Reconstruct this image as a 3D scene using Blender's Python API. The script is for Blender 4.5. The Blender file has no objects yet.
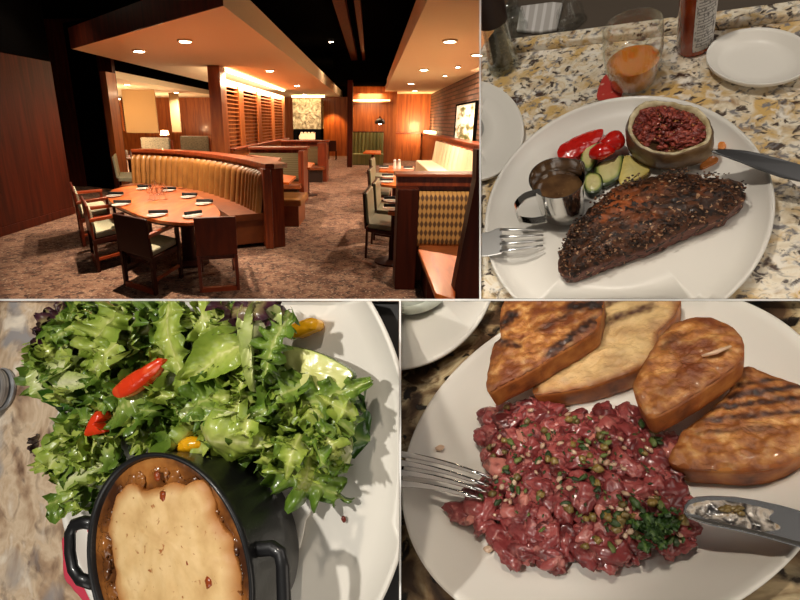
import bpy, bmesh, math, random
from mathutils import Vector, Matrix, noise
V = Vector
R = math.radians
random.seed(7)
scn = bpy.context.scene
col = scn.collection

# ------------------------------------------------------------------ camera
F, PX, PY, H = 500.0, 335.0, 285.0, 1.75
PITCH, YAW = math.atan(163 / 500.0), math.atan(36 / math.hypot(500, 163))
CAM = V((0, 0, H))
RM = Matrix.Rotation(YAW, 3, 'Z') @ Matrix.Rotation(math.pi / 2 - PITCH, 3, 'X')
cd = bpy.data.cameras.new('camera')
cam = bpy.data.objects.new('camera', cd)
col.objects.link(cam)
cd.sensor_width = 36
cd.lens = F / 800 * 36
cd.shift_x = (400 - PX) / 800
cd.shift_y = (PY - 300) / 800
cd.clip_start = 0.02
cd.clip_end = 200
cam.matrix_world = Matrix.Translation(CAM) @ RM.to_4x4()
scn.camera = cam

# ------------------------------------------------------------------ world, exposure
w = bpy.data.worlds.new('world')
scn.world = w
w.use_nodes = True
w.node_tree.nodes['Background'].inputs[0].default_value = (1.0, 0.86, 0.7, 1)
w.node_tree.nodes['Background'].inputs[1].default_value = 0.06
scn.view_settings.view_transform = 'Standard'
scn.view_settings.look = 'None'
scn.view_settings.exposure = 0.0
scn.view_settings.gamma = 1.0
scn.cycles.use_denoising = True
scn.cycles.max_bounces = 8
scn.cycles.transparent_max_bounces = 12
scn.cycles.caustics_reflective = False
scn.cycles.caustics_refractive = False
scn.cycles.sample_clamp_indirect = 4.0


def camw(x, y, z):
    """A point given right / up / behind the camera."""
    return CAM + RM @ V((x, y, z))


def lamp_at(name, kind, pos, target, energy, color, size=0.3, spot=70, blend=0.5):
    l = bpy.data.lights.new(name, kind)
    l.energy, l.color = energy, color
    if kind == 'AREA':
        l.size = size
    else:
        l.shadow_soft_size = size
    if kind == 'SPOT':
        l.spot_size, l.spot_blend = R(spot), blend
    o = bpy.data.objects.new(name, l)
    col.objects.link(o)
    o.location = pos
    o.rotation_euler = (V(target) - V(pos)).to_track_quat('-Z', 'Y').to_euler()
    return o


# one spot per table top, plus added fill panels outside the view
lamp_at('bar_lamp', 'SPOT', camw(-1.0, 2.3, 0.35), camw(1.15, 0.4, -1.75), 178, (1.0, 0.92, 0.81), 0.10, 48, 0.4)
lamp_at('bar_fill', 'AREA', camw(1.6, 2.2, 0.6), camw(1.15, 0.4, -1.75), 18, (1.0, 0.93, 0.86), 1.6)  # unseen fill panel, added for soft light and reflections in the steel
lamp_at('salad_lamp', 'SPOT', camw(-1.15, 0.45, 0.55), camw(-0.34, -0.36, -1.05), 94, (1.0, 0.95, 0.87), 0.035, 46, 0.35)
lamp_at('salad_fill', 'AREA', camw(-0.6, -1.4, 0.4), camw(-0.35, -0.38, -1.05), 8, (1.0, 0.95, 0.86), 1.0)  # unseen panel added as fill for the salad counter
lamp_at('tartare_lamp', 'SPOT', camw(-0.35, 1.45, 0.3), camw(0.6, -0.50, -1.15), 64, (1.0, 0.88, 0.73), 0.05, 44, 0.5)
lamp_at('tartare_fill', 'AREA', camw(1.5, -0.6, 0.5), camw(0.6, -0.45, -1.15), 10, (1.0, 0.88, 0.74), 1.2)  # added fill light for the tartare counter, out of view


# ------------------------------------------------------------------ pixel -> place
def ray(px, py):
    return RM @ V(((px - PX) / F, -(py - PY) / F, -1.0))


def G(px, py, z=0.0):
    r = ray(px, py)
    return CAM + r * ((z - H) / r.z)


def onY(px, py, y):
    r = ray(px, py)
    return CAM + r * (y / r.y)


def onX(px, py, x):
    r = ray(px, py)
    return CAM + r * (x / r.x)


def onP(px, py, P, n):
    r = ray(px, py)
    return CAM + r * ((V(P) - CAM).dot(V(n)) / r.dot(V(n)))


def zat(P, py):
    c = RM.transposed() @ (V((P[0], P[1], 0)) - CAM)
    k = RM.transposed() @ V((0, 0, 1))
    t = -(py - PY) / F
    return -(c.y + t * c.z) / (k.y + t * k.z)


# ------------------------------------------------------------------ frames (where a group of things stands)
class Frame:
    def __init__(self, M=None, planes=()):
        self.M = M or Matrix.Identity(4)
        self.I = self.M.inverted()
        self.planes = planes
        self.cam = self.I @ CAM

    def at(self, px, py, h=0.0):
        r = (self.I.to_3x3() @ ray(px, py))
        return self.cam + r * ((h - self.cam.z) / r.z)

    def height(self, P, py):
        """height over the point P of this counter that is seen at row py"""
        M3 = (RM.transposed() @ self.M.to_3x3())
        c = RM.transposed() @ (self.M @ V((P[0], P[1], 0)) - CAM)
        k = M3 @ V((0, 0, 1))
        t = -(py - PY) / F
        return -(c.y + t * c.z) / (k.y + t * k.z)


ROOM = Frame()
S = 3.0


def make_frame(c, elev, up, dist, borders):
    r = ray(*c).normalized()
    q = ray(c[0] + up[0], c[1] + up[1]).normalized()
    t = q - r
    t = (t - r * t.dot(r)).normalized()
    e = R(elev)
    n = (-r) * math.sin(e) + t * math.cos(e)
    v = (q - n * q.dot(n))
    O = CAM + r * dist * S
    v = CAM + q * ((O - CAM).dot(n) / q.dot(n)) - O
    v.normalize()
    u = v.cross(n)
    M = Matrix.Translation(O) @ Matrix((u, v, n)).transposed().to_4x4() @ Matrix.Scale(S, 4)
    f = Frame(M)
    pl = []
    for (a, b, inside) in borders:
        ra, rb = f.I.to_3x3() @ ray(*a), f.I.to_3x3() @ ray(*b)
        no = ra.cross(rb).normalized()
        if no.dot(f.I.to_3x3() @ ray(*inside)) > 0:
            no = -no
        pl.append((f.cam.copy(), no))
    f.planes = pl
    return f


F2 = make_frame((640, 190), 50, (0, -1), 0.62, [((481.2, 0), (481.2, 300), (600, 100)), ((480, 298.6), (800, 298.6), (600, 100))])
F3 = make_frame((200, 450), 50, (-1, 0.2), 0.36, [((0, 301.2), (400, 301.2), (200, 450)), ((399.0, 300), (399.0, 600), (200, 450))])
F4 = make_frame((600, 450), 55, (-0.3, -1), 0.40, [((401.2, 300), (401.2, 600), (600, 450)), ((400, 301.2), (800, 301.2), (600, 450))])
cur = [ROOM]


# ------------------------------------------------------------------ materials
def new_mat(name):
    m = bpy.data.materials.new(name)
    m.use_nodes = True
    nt = m.node_tree
    return m, nt, nt.nodes['Principled BSDF']


def c4(c):
    return (c[0], c[1], c[2], 1)


def S3(r, g, b):
    """display colour 0-255 -> linear"""
    f = lambda x: (x / 255 / 12.92) if x / 255 <= 0.04045 else ((x / 255 + 0.055) / 1.055) ** 2.4
    return (f(r), f(g), f(b))


def ramp(nt, src, stops):
    n = nt.nodes.new('ShaderNodeValToRGB')
    el = n.color_ramp.elements
    while len(el) > 1:
        el.remove(el[-1])
    el[0].position, el[0].color = stops[0][0], c4(stops[0][1])
    for p, c in stops[1:]:
        e = el.new(p)
        e.color = c4(c)
    nt.links.new(src, n.inputs[0])
    return n.outputs[0]


def mat(name, color=(.5, .5, .5), rough=.5, metal=0, stops=None, scale=20, detail=4, dist=0, stretch=None, over=(), bump=None,
        emit=None, trans=0, ior=1.45, coat=0, sss=0, spec=None, attr=None, sheen=0):
    """stops: colours over a noise; over: (texture, scale, low, high, colour[, stretch]) layers; attr: (name, stops)"""
    m, nt, b = new_mat(name)
    tc = nt.nodes.new('ShaderNodeTexCoord').outputs['Object']

    def coords(st):
        if not st:
            return tc
        mp = nt.nodes.new('ShaderNodeMapping')
        mp.inputs['Scale'].default_value = st
        nt.links.new(tc, mp.inputs[0])
        return mp.outputs[0]

    def tex(kind, sc, st=None, det=4, ds=0):
        if kind == 'noise':
            n = nt.nodes.new('ShaderNodeTexNoise')
            n.inputs['Scale'].default_value = sc
            n.inputs['Detail'].default_value = det
            n.inputs['Distortion'].default_value = ds
            o = n.outputs[0]
        elif kind == 'voronoi' or kind == 'cell':
            n = nt.nodes.new('ShaderNodeTexVoronoi')
            n.inputs['Scale'].default_value = sc
            if kind == 'voronoi':
                o = n.outputs['Distance']
            else:
                sp = nt.nodes.new('ShaderNodeSeparateColor')
                nt.links.new(n.outputs['Color'], sp.inputs[0])
                o = sp.outputs[0]
        else:
            n = nt.nodes.new('ShaderNodeTexWave')
            n.inputs['Scale'].default_value = sc
            n.inputs['Distortion'].default_value = ds
            n.bands_direction = kind[-1].upper()
            o = n.outputs[1]
        nt.links.new(coords(st), n.inputs['Vector'])
        return o

    if attr:
        a = nt.nodes.new('ShaderNodeAttribute')
        a.attribute_name = attr[0]
        out = ramp(nt, a.outputs['Fac'], attr[1])
    elif stops:
        out = ramp(nt, tex('noise', scale, stretch, detail, dist), stops)
    else:
        out = None
    for ly in over:
        kind, sc, lo, hi, c = ly[:5]
        st = ly[5] if len(ly) > 5 else None
        if kind.startswith('attr:'):
            a = nt.nodes.new('ShaderNodeAttribute')
            a.attribute_name = kind[5:]
            src = a.outputs['Fac']
        else:
            src = tex(kind, sc, st, 5, 1.5 if kind.startswith('wave') else 0.6)
        mr = nt.nodes.new('ShaderNodeMapRange')
        mr.inputs['From Min'].default_value = lo
        mr.inputs['From Max'].default_value = hi
        nt.links.new(src, mr.inputs[0])
        mx = nt.nodes.new('ShaderNodeMix')
        mx.data_type = 'RGBA'
        nt.links.new(mr.outputs[0], mx.inputs[0])
        if out is not None:
            nt.links.new(out, mx.inputs[6])
        else:
            mx.inputs[6].default_value = c4(color)
        mx.inputs[7].default_value = c4(c)
        out = mx.outputs[2]
    if out is not None:
        nt.links.new(out, b.inputs['Base Color'])
    else:
        b.inputs['Base Color'].default_value = c4(color)
    b.inputs['Roughness'].default_value = rough
    b.inputs['Metallic'].default_value = metal
    b.inputs['IOR'].default_value = ior
    b.inputs['Transmission Weight'].default_value = trans
    b.inputs['Coat Weight'].default_value = coat
    b.inputs['Coat Roughness'].default_value = 0.12
    if sheen:
        b.inputs['Sheen Weight'].default_value = sheen
    if spec is not None:
        b.inputs['Specular IOR Level'].default_value = spec
    if sss:
        b.inputs['Subsurface Weight'].default_value = sss
        b.inputs['Subsurface Radius'].default_value = (0.05, 0.02, 0.006)
    if emit:
        b.inputs['Emission Color'].default_value = c4(emit[0])
        b.inputs['Emission Strength'].default_value = emit[1]
    if bump:
        bs, bst = bump[0], bump[1]
        bt = tex(bump[2] if len(bump) > 2 else 'noise', bs, bump[3] if len(bump) > 3 else None)
        bn = nt.nodes.new('ShaderNodeBump')
        bn.inputs['Strength'].default_value = bst
        bn.inputs['Distance'].default_value = bump[4] if len(bump) > 4 else 0.01
        nt.links.new(bt, bn.inputs['Height'])
        nt.links.new(bn.outputs[0], b.inputs['Normal'])
    return m


def thin_glass(name, tint=(1, 1, 1), edge=0.5):
    m, nt, b = new_mat(name)
    out = nt.nodes['Material Output']
    tr = nt.nodes.new('ShaderNodeBsdfTransparent')
    tr.inputs[0].default_value = c4(tint)
    gl = nt.nodes.new('ShaderNodeBsdfGlossy')
    gl.inputs['Roughness'].default_value = .06
    gl.inputs[0].default_value = (.9, .92, .92, 1)
    lw = nt.nodes.new('ShaderNodeLayerWeight')
    lw.inputs[0].default_value = edge
    mr = nt.nodes.new('ShaderNodeMapRange')
    mr.inputs['To Min'].default_value = .05
    mr.inputs['To Max'].default_value = .6
    mr.inputs['From Min'].default_value = .2
    nt.links.new(lw.outputs['Facing'], mr.inputs[0])
    mx = nt.nodes.new('ShaderNodeMixShader')
    nt.links.new(mr.outputs[0], mx.inputs[0])
    nt.links.new(tr.outputs[0], mx.inputs[1])
    nt.links.new(gl.outputs[0], mx.inputs[2])
    nt.links.new(mx.outputs[0], out.inputs[0])
    return m


# ------------------------------------------------------------------ mesh builder
ORG = {}
ICO = {}


class MB:
    def __init__(self):
        self.bm = bmesh.new()
        self.lay = {n: self.bm.verts.layers.float.new(n) for n in ('v', 'fcol', 'rim', 'side', 'char', 'brown', 'pale')}
        self.used = set()

    def attr(self, name):
        self.used.add(name)
        return self.lay[name]

    def v(self, p):
        return self.bm.verts.new(p)

    def face(self, pts):
        vs = [self.v(p) for p in pts]
        return self.bm.faces.new(vs)

    def prism(self, pts, vec):
        vec = V(vec)
        a = [self.v(V(p)) for p in pts]
        b = [self.v(V(p) + vec) for p in pts]
        n = len(a)
        self.bm.faces.new(a[::-1])
        self.bm.faces.new(b)
        for i in range(n):
            self.bm.faces.new((a[i], a[(i + 1) % n], b[(i + 1) % n], b[i]))
        return self

    def hexa(self, bot, top):
        a = [self.v(p) for p in bot]
        b = [self.v(p) for p in top]
        n = len(a)
        self.bm.faces.new(a[::-1])
        self.bm.faces.new(b)
        for i in range(n):
            self.bm.faces.new((a[i], a[(i + 1) % n], b[(i + 1) % n], b[i]))
        return self

    def box(self, x0, x1, y0, y1, z0, z1):
        return self.hexa([(x0, y0, z0), (x1, y0, z0), (x1, y1, z0), (x0, y1, z0)], [(x0, y0, z1), (x1, y0, z1), (x1, y1, z1), (x0, y1, z1)])

    def bar(self, a, b, w, h, up=(0, 0, 1)):
        a, b = V(a), V(b)
        d = (b - a).normalized()
        s = d.cross(V(up)).normalized() * w / 2
        t = s.cross(d).normalized() * h / 2
        self.hexa([a - s - t, a + s - t, a + s + t, a - s + t], [b - s - t, b + s - t, b + s + t, b - s + t])
        return self

    def tube(self, pts, r, n=8, cap=True, flat=None):
        """flat: (direction, factor) squeezes the section along a direction"""
        pts = [V(p) for p in pts]
        rs = r if isinstance(r, (list, tuple)) else [r] * len(pts)
        rings = []
        pu = None
        for i, p in enumerate(pts):
            d = (pts[min(i + 1, len(pts) - 1)] - pts[max(i - 1, 0)]).normalized()
            if pu is None:
                pu = d.orthogonal().normalized()
            u = (pu - d * pu.dot(d)).normalized()
            pu = u
            w_ = d.cross(u)
            ring = []
            for k in range(n):
                a = 2 * math.pi * k / n
                o = (u * math.cos(a) + w_ * math.sin(a)) * rs[i]
                if flat:
                    fd = V(flat[0]).normalized()
                    o = o - fd * o.dot(fd) * (1 - flat[1])
                ring.append(self.v(p + o))
            rings.append(ring)
        for a, b in zip(rings, rings[1:]):
            for k in range(n):
                self.bm.faces.new((a[k], a[(k + 1) % n], b[(k + 1) % n], b[k]))
        if cap:
            self.bm.faces.new(rings[0][::-1])
            self.bm.faces.new(rings[-1])
        return self

    def lathe(self, prof, c=(0, 0, 0), n=32, sx=1.0, sy=1.0, rot=0.0, close=False):
        c = V(c)
        rings = []
        for (r, z) in prof:
            if r < 1e-6:
                rings.append([self.v(c + V((0, 0, z)))])
                continue
            ring = []
            for k in range(n):
                a = 2 * math.pi * k / n
                x, y = r * math.cos(a) * sx, r * math.sin(a) * sy
                ring.append(self.v(c + V((x * math.cos(rot) - y * math.sin(rot), x * math.sin(rot) + y * math.cos(rot), z))))
            rings.append(ring)
        seq = list(zip(rings, rings[1:]))
        if close:
            seq.append((rings[-1], rings[0]))
        for a, b in seq:
            if len(a) == 1 and len(b) == 1:
                continue
            for k in range(n):
                k2 = (k + 1) % n
                if len(a) == 1:
                    self.bm.faces.new((a[0], b[k2], b[k]))
                elif len(b) == 1:
                    self.bm.faces.new((a[k], a[k2], b[0]))
                else:
                    self.bm.faces.new((a[k], a[k2], b[k2], b[k]))
        return self

    def blob(self, c, rad, sub=2, amp=0.0, freq=1.0, rot=None, seed=0.0, vals=None):
        if sub not in ICO:
            b2 = bmesh.new()
            bmesh.ops.create_icosphere(b2, subdivisions=sub, radius=1.0)
            b2.verts.index_update()
            ICO[sub] = ([x.co.copy() for x in b2.verts], [[x.index for x in f.verts] for f in b2.faces])
            b2.free()
        rad = V(rad) if not isinstance(rad, (int, float)) else V((rad,) * 3)
        rot = rot or Matrix.Identity(3)
        c = V(c)
        sd = V((seed, seed * 1.7, -seed))
        lays = [(self.attr(nm), val) for nm, val in (vals or {}).items()]
        out = []
        for p in ICO[sub][0]:
            k = 1 + amp * noise.noise(p * freq + sd) if amp else 1
            vt = self.bm.verts.new(c + rot @ V((p.x * rad.x, p.y * rad.y, p.z * rad.z)) * k)
            for l_, val in lays:
                vt[l_] = val
            out.append(vt)
        for f in ICO[sub][1]:
            self.bm.faces.new([out[i] for i in f])
        return self

    def grid(self, f, nu, nv, wrap=False, vals=None):
        g = [[self.v(f(i / nu, j / nv)) for j in range(nv + 1)] for i in range(nu + (0 if wrap else 1))]
        n = len(g)
        for i in range(nu):
            for j in range(nv):
                self.bm.faces.new((g[i][j], g[(i + 1) % n][j], g[(i + 1) % n][j + 1], g[i][j + 1]))
        return g

    def outline(self, pts, hfun, rings=14, nseg=96, center=None, base=0.0, wall=3, vals=None, edge_jit=0.0, seed=0, basefun=None, inset=0.0):
        """A lump whose outline seen from above is the closed loop pts; hfun(t, x, y) gives its top."""
        P = [V((p[0], p[1])) for p in pts]
        c = V(center[:2]) if center else sum(P, V((0, 0))) / len(P)
        # smooth closed curve through the points, sampled evenly in length
        n = len(P)
        dense = []
        for i in range(n):
            p0, p1, p2, p3 = P[i - 1], P[i], P[(i + 1) % n], P[(i + 2) % n]
            for k in range(12):
                t = k / 12
                dense.append(0.5 * ((2 * p1) + (p2 - p0) * t + (2 * p0 - 5 * p1 + 4 * p2 - p3) * t * t + (3 * p1 - p0 - 3 * p2 + p3) * t ** 3))
        L = [0]
        for i in range(len(dense)):
            L.append(L[-1] + (dense[(i + 1) % len(dense)] - dense[i]).length)
        loop = []
        j = 0
        for k in range(nseg):
            s = L[-1] * k / nseg
            while L[j + 1] < s:
                j += 1
            t = (s - L[j]) / max(1e-9, L[j + 1] - L[j])
            q = dense[j % len(dense)].lerp(dense[(j + 1) % len(dense)], t)
            if edge_jit:
                q = c + (q - c) * (1 + edge_jit * noise.noise(V((q.x * 160 + seed, q.y * 160, seed))))
            loop.append(q)
        bf = basefun or (lambda x, y: base)
        cv = self.v(V((c.x, c.y, hfun(0, c.x, c.y))))
        allv = [(cv, 0, 'top')]
        prev = None
        for r in range(1, rings + 1):
            t = r / rings
            t = 1 - (1 - t) ** 1.35
            ring = []
            for q in loop:
                x, y = c + (q - c) * t
                vt = self.v(V((x, y, hfun(t, x, y))))
                ring.append(vt)
                allv.append((vt, t, 'top'))
            if prev is None:
                for k in range(nseg):
                    self.bm.faces.new((cv, ring[k], ring[(k + 1) % nseg]))
            else:
                for k in range(nseg):
                    self.bm.faces.new((prev[k], ring[k], ring[(k + 1) % nseg], prev[(k + 1) % nseg]))
            prev = ring
        edge = prev
        for r in range(1, wall + 1):
            t = r / wall
            ring = []
            for k, q in enumerate(loop):
                zt = edge[k].co.z
                zb = bf(q.x, q.y)
                ins = 1 - inset * t ** 1.5
                qq = c + (q - c) * ins
                vt = self.v(V((qq.x, qq.y, zt + (zb - zt) * t)))
                ring.append(vt)
                allv.append((vt, 1, 'side'))
            for k in range(nseg):
                self.bm.faces.new((prev[k], ring[k], ring[(k + 1) % nseg], prev[(k + 1) % nseg]))
            prev = ring
        self.bm.faces.new(prev[::-1])
        if vals:
            for nm, fn in vals.items():
                lay = self.attr(nm)
                for vt, t, side in allv:
                    vt[lay] = fn(vt.co, t, side)
        return self

    def build(self, name, m, parent=None, smooth=False, label=None, cat=None, group=None, kind=None, bevel=0, origin=None, sub=0, trim=True, auto=None):
        fr = cur[0]
        bm = self.bm
        bmesh.ops.recalc_face_normals(bm, faces=bm.faces)
        for f_ in bm.faces:
            f_.smooth = bool(smooth)
        if fr.planes and trim:
            for co, no in fr.planes:
                d = [(vt.co - co).dot(no) for vt in bm.verts]
                if d and max(d) > 0:
                    bmesh.ops.bisect_plane(bm, geom=bm.verts[:] + bm.edges[:] + bm.faces[:], plane_co=co, plane_no=no, clear_outer=True, dist=1e-6)
                    bd = [e for e in bm.edges if e.is_boundary and all(abs((x.co - co).dot(no)) < 1e-5 for x in e.verts)]
                    if bd and not name.endswith('leaf'):
                        for f_ in bmesh.ops.holes_fill(bm, edges=bd, sides=0)['faces']:
                            f_.smooth = False
        if not bm.verts:
            return None
        if parent is not None:
            org = ORG[parent.name]
        elif origin is not None:
            org = V(origin)
        else:
            xs, ys, zs = [vt.co.x for vt in bm.verts], [vt.co.y for vt in bm.verts], [vt.co.z for vt in bm.verts]
            org = V(((min(xs) + max(xs)) / 2, (min(ys) + max(ys)) / 2, min(zs)))
        bmesh.ops.translate(bm, verts=bm.verts, vec=-org)
        for k_ in list(self.lay):
            if k_ not in self.used:
                bm.verts.layers.float.remove(bm.verts.layers.float[k_])
        me = bpy.data.meshes.new(name)
        bm.to_mesh(me)
        bm.free()
        me.materials.append(m)
        o = bpy.data.objects.new(name, me)
        col.objects.link(o)
        if smooth == 'auto':
            md = o.modifiers.new('split', 'EDGE_SPLIT')
            md.split_angle = R(38)
        if bevel:
            md = o.modifiers.new('bevel', 'BEVEL')
            md.width, md.segments = bevel, 2
            md.limit_method = 'ANGLE'
        if sub:
            md = o.modifiers.new('sub', 'SUBSURF')
            md.levels = md.render_levels = sub
        if parent is not None:
            o.parent = parent
        else:
            o.matrix_world = fr.M @ Matrix.Translation(org)
        ORG[o.name] = org
        if label:
            o['label'] = label
        if cat:
            o['category'] = cat
        if group:
            o['group'] = group
        if kind:
            o['kind'] = kind
        return o


def thing(name, label, cat, loc=(0, 0, 0), group=None, kind=None):
    o = bpy.data.objects.new(name, None)
    col.objects.link(o)
    o.empty_display_size = 0.05
    o.matrix_world = cur[0].M @ Matrix.Translation(V(loc))
    o['label'], o['category'] = label, cat
    if group:
        o['group'] = group
    if kind:
        o['kind'] = kind
    ORG[o.name] = V(loc)
    return o


def nz(x, y, z=0.0):
    return noise.noise(V((x, y, z)))


def fbm(x, y, z=0.0, o=4):
    return noise.fractal(V((x, y, z)), 1.0, 2.0, o)

# =================================================================== THE RESTAURANT
cur[0] = ROOM
wood_stops = [(0.3, S3(92, 34, 14)), (0.5, S3(124, 50, 20)), (0.7, S3(148, 68, 30))]
M_wood = mat('mahogany', stops=wood_stops, scale=3.0, detail=6, dist=0.6, stretch=(6, 6, 0.5), rough=0.42, coat=0.25)
M_woodh = mat('mahogany_level', stops=wood_stops, scale=3.0, detail=6, dist=0.6, stretch=(0.6, 5, 6), rough=0.4, coat=0.25)
M_wall = mat('wall_wood', stops=[(0.3, S3(116, 56, 20)), (0.5, S3(146, 76, 30)), (0.72, S3(166, 96, 42))], scale=2.2, detail=6, dist=0.8, stretch=(4, 4, 0.35), rough=0.45, coat=0.15)
M_dark = mat('dark_wood', stops=[(0.3, S3(46, 16, 8)), (0.7, S3(74, 26, 12))], scale=2.5, detail=6, dist=0.6, stretch=(5, 5, 0.4), rough=0.5, spec=.15)
M_top = mat('table_wood', stops=[(0.3, S3(160, 66, 14)), (0.5, S3(198, 92, 26)), (0.7, S3(220, 116, 40))], scale=2.5, detail=6, dist=1.0, stretch=(5, 0.6, 1), rough=0.3, coat=0.25)
M_plaster = mat('ceiling_plaster', S3(228, 210, 180), rough=0.9)
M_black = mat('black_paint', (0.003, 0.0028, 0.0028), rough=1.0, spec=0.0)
M_blackwood = mat('black_wood', S3(40, 22, 14), rough=0.5)
M_tan = mat('tan_leather', stops=[(0.3, S3(124, 80, 36)), (0.7, S3(148, 100, 48))], scale=6, rough=0.42, coat=0.1)
M_brownlea = mat('brown_leather', stops=[(0.3, S3(104, 52, 24)), (0.7, S3(132, 70, 32))], scale=6, rough=0.4)
M_creamlea = mat('cream_leather', S3(226, 212, 180), rough=0.45)
M_fabric = mat('striped_fabric', color=S3(128, 116, 84), rough=0.85, over=[('wave_z', 8, 0.4, 0.7, S3(104, 90, 60))])
M_greyfab = mat('grey_fabric', color=S3(120, 112, 92), rough=0.9, over=[('noise', 30, 0.45, 0.6, S3(78, 66, 52))])
M_green = mat('green_fabric', stops=[(0.3, S3(86, 88, 50)), (0.7, S3(128, 122, 72))], scale=3, stretch=(5, 1, .1), rough=0.8)
M_seat = mat('seat_fabric', color=S3(176, 172, 146), rough=0.8, over=[('noise', 60, 0.45, 0.7, S3(150, 146, 120))])
M_chair = mat('chair_wood', stops=[(0.3, S3(84, 28, 14)), (0.7, S3(116, 42, 20))], scale=6, stretch=(3, 3, 0.6), rough=0.35, coat=0.3)
M_chairdark = mat('dark_chair_wood', S3(54, 20, 12), rough=0.5, spec=.2)
M_arm = mat('arm_wood', S3(150, 60, 26), rough=0.35, coat=0.3)
M_white = mat('white_china', S3(235, 232, 224), rough=0.2, coat=0.3)
M_napkin = mat('black_napkin', S3(30, 26, 26), rough=0.8)
M_steelp = mat('brushed_steel', (0.6, 0.6, 0.6), rough=0.3, metal=1)
M_glass = thin_glass('clear_glass', (.97, .97, .97), .6)
M_lens = mat('lamp_lens', (1, .9, .7), emit=((1.0, 0.84, 0.60), 40))
M_cove = mat('cove_tube', (1, .9, .7), emit=((1.0, 0.66, 0.30), 2.6))
M_trimring = mat('lamp_ring', S3(200, 180, 150), rough=0.4)
M_shade = mat('lit_shade', (1, .9, .7), emit=((1.0, 0.70, 0.34), 5))
M_carpet = mat('carpet', stops=[(0.28, S3(72, 47, 38)), (0.45, S3(114, 80, 64)), (0.6, S3(142, 108, 88)), (0.75, S3(94, 63, 52))], scale=5.0, detail=9, dist=0.5, rough=1.0,
               over=[('noise', 15, 0.52, 0.62, S3(66, 44, 38)), ('noise', 30, 0.56, 0.66, S3(168, 142, 120))], bump=(60, 0.5))
M_brick = None


def brick_mat():
    m, nt, b = new_mat('dark_brick')
    tc = nt.nodes.new('ShaderNodeTexCoord')
    mp = nt.nodes.new('ShaderNodeMapping')
    sep = nt.nodes.new('ShaderNodeSeparateXYZ')
    cmb = nt.nodes.new('ShaderNodeCombineXYZ')
    br = nt.nodes.new('ShaderNodeTexBrick')
    nt.links.new(tc.outputs['Object'], sep.inputs[0])
    nt.links.new(sep.outputs[1], cmb.inputs[0])
    nt.links.new(sep.outputs[2], cmb.inputs[1])
    nt.links.new(cmb.outputs[0], br.inputs['Vector'])
    br.inputs['Scale'].default_value = 1.0
    br.inputs['Brick Width'].default_value = 0.9
    br.inputs['Row Height'].default_value = 0.13
    br.inputs['Mortar Size'].default_value = 0.018
    br.inputs['Color1'].default_value = c4(S3(118, 86, 70))
    br.inputs['Color2'].default_value = c4(S3(84, 60, 50))
    br.inputs['Mortar'].default_value = c4(S3(22, 14, 12))
    nt.links.new(br.outputs[0], b.inputs['Base Color'])
    b.inputs['Roughness'].default_value = 0.6
    bn = nt.nodes.new('ShaderNodeBump')
    bn.inputs['Distance'].default_value = 0.05
    nt.links.new(br.outputs[1], bn.inputs['Height'])
    bn.invert = True
    nt.links.new(bn.outputs[0], b.inputs['Normal'])
    return m


def diamond_mat():
    m, nt, b = new_mat('diamond_fabric')
    tc = nt.nodes.new('ShaderNodeTexCoord').outputs['Object']
    outs = []
    sep = nt.nodes.new('ShaderNodeSeparateXYZ')
    nt.links.new(tc, sep.inputs[0])

    def mth(op, a, bb):
        n = nt.nodes.new('ShaderNodeMath')
        n.operation = op
        for i, q in enumerate((a, bb)):
            if q is None:
                continue
            if isinstance(q, (int, float)):
                n.inputs[i].default_value = q
            else:
                nt.links.new(q, n.inputs[i])
        return n.outputs[0]
    a = mth('MULTIPLY', sep.outputs[0], 68)
    c = mth('MULTIPLY', sep.outputs[2], 34)
    s1 = mth('SINE', mth('ADD', a, c), None)
    s2 = mth('SINE', mth('SUBTRACT', a, c), None)
    p = mth('ADD', mth('MULTIPLY', s1, s2), 0.5)
    out = ramp(nt, p, [(0.15, S3(78, 50, 24)), (0.45, S3(140, 98, 48)), (0.8, S3(176, 132, 72))])
    nt.links.new(out, b.inputs['Base Color'])
    b.inputs['Roughness'].default_value = 0.8
    return m


M_brick = brick_mat()
M_diamond = diamond_mat()
WZ = 3.0     # underside of the dropped ceilings
CZ = 4.3     # the black ceiling above them


def struct(name, mb, m, smooth=False, **k):
    return mb.build(name, m, kind='structure', smooth=smooth, **k)


mb = MB(); mb.box(-18, 16, 3.2, 40, -0.1, 0); struct('floor', mb, M_carpet)
mb = MB(); mb.box(-18, 16, 3.2, 40, CZ, CZ + .1); struct('ceiling', mb, M_black)
# dropped ceiling on the left
A, B = G(72, 49, WZ), G(223.5, 6, WZ)
dirY = V((0, 1, 0))
BACK = 29.5
C_ = V((B.x + .1, BACK, WZ)); D_ = V((A.x, BACK, WZ))
mb = MB(); mb.prism([A, B, C_, D_], (0, 0, 0.34)); struct('ceiling', mb, M_plaster)
fd = (B - A).normalized(); fn_ = V((fd.y, -fd.x, 0)) * (1 if fd.y * 0 - fd.x * 1 < 0 else -1)
if fn_.y > 0:
    fn_ = -fn_
mb = MB(); mb.prism([A + fn_ * .001, B + fn_ * .001, B + fn_ * .02, A + fn_ * .02], (0, 0, .34)); struct('trim_3', mb, M_dark)
# dropped ceiling on the right
yR = G(384, 94, WZ).y
xi = G(384, 94, WZ).x
XB = G(432, 93.5, WZ).x      # the brick wall
mb = MB(); mb.box(xi, XB + .3, 5.0, yR + .3, WZ, WZ + .34); struct('ceiling', mb, M_plaster)
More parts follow.
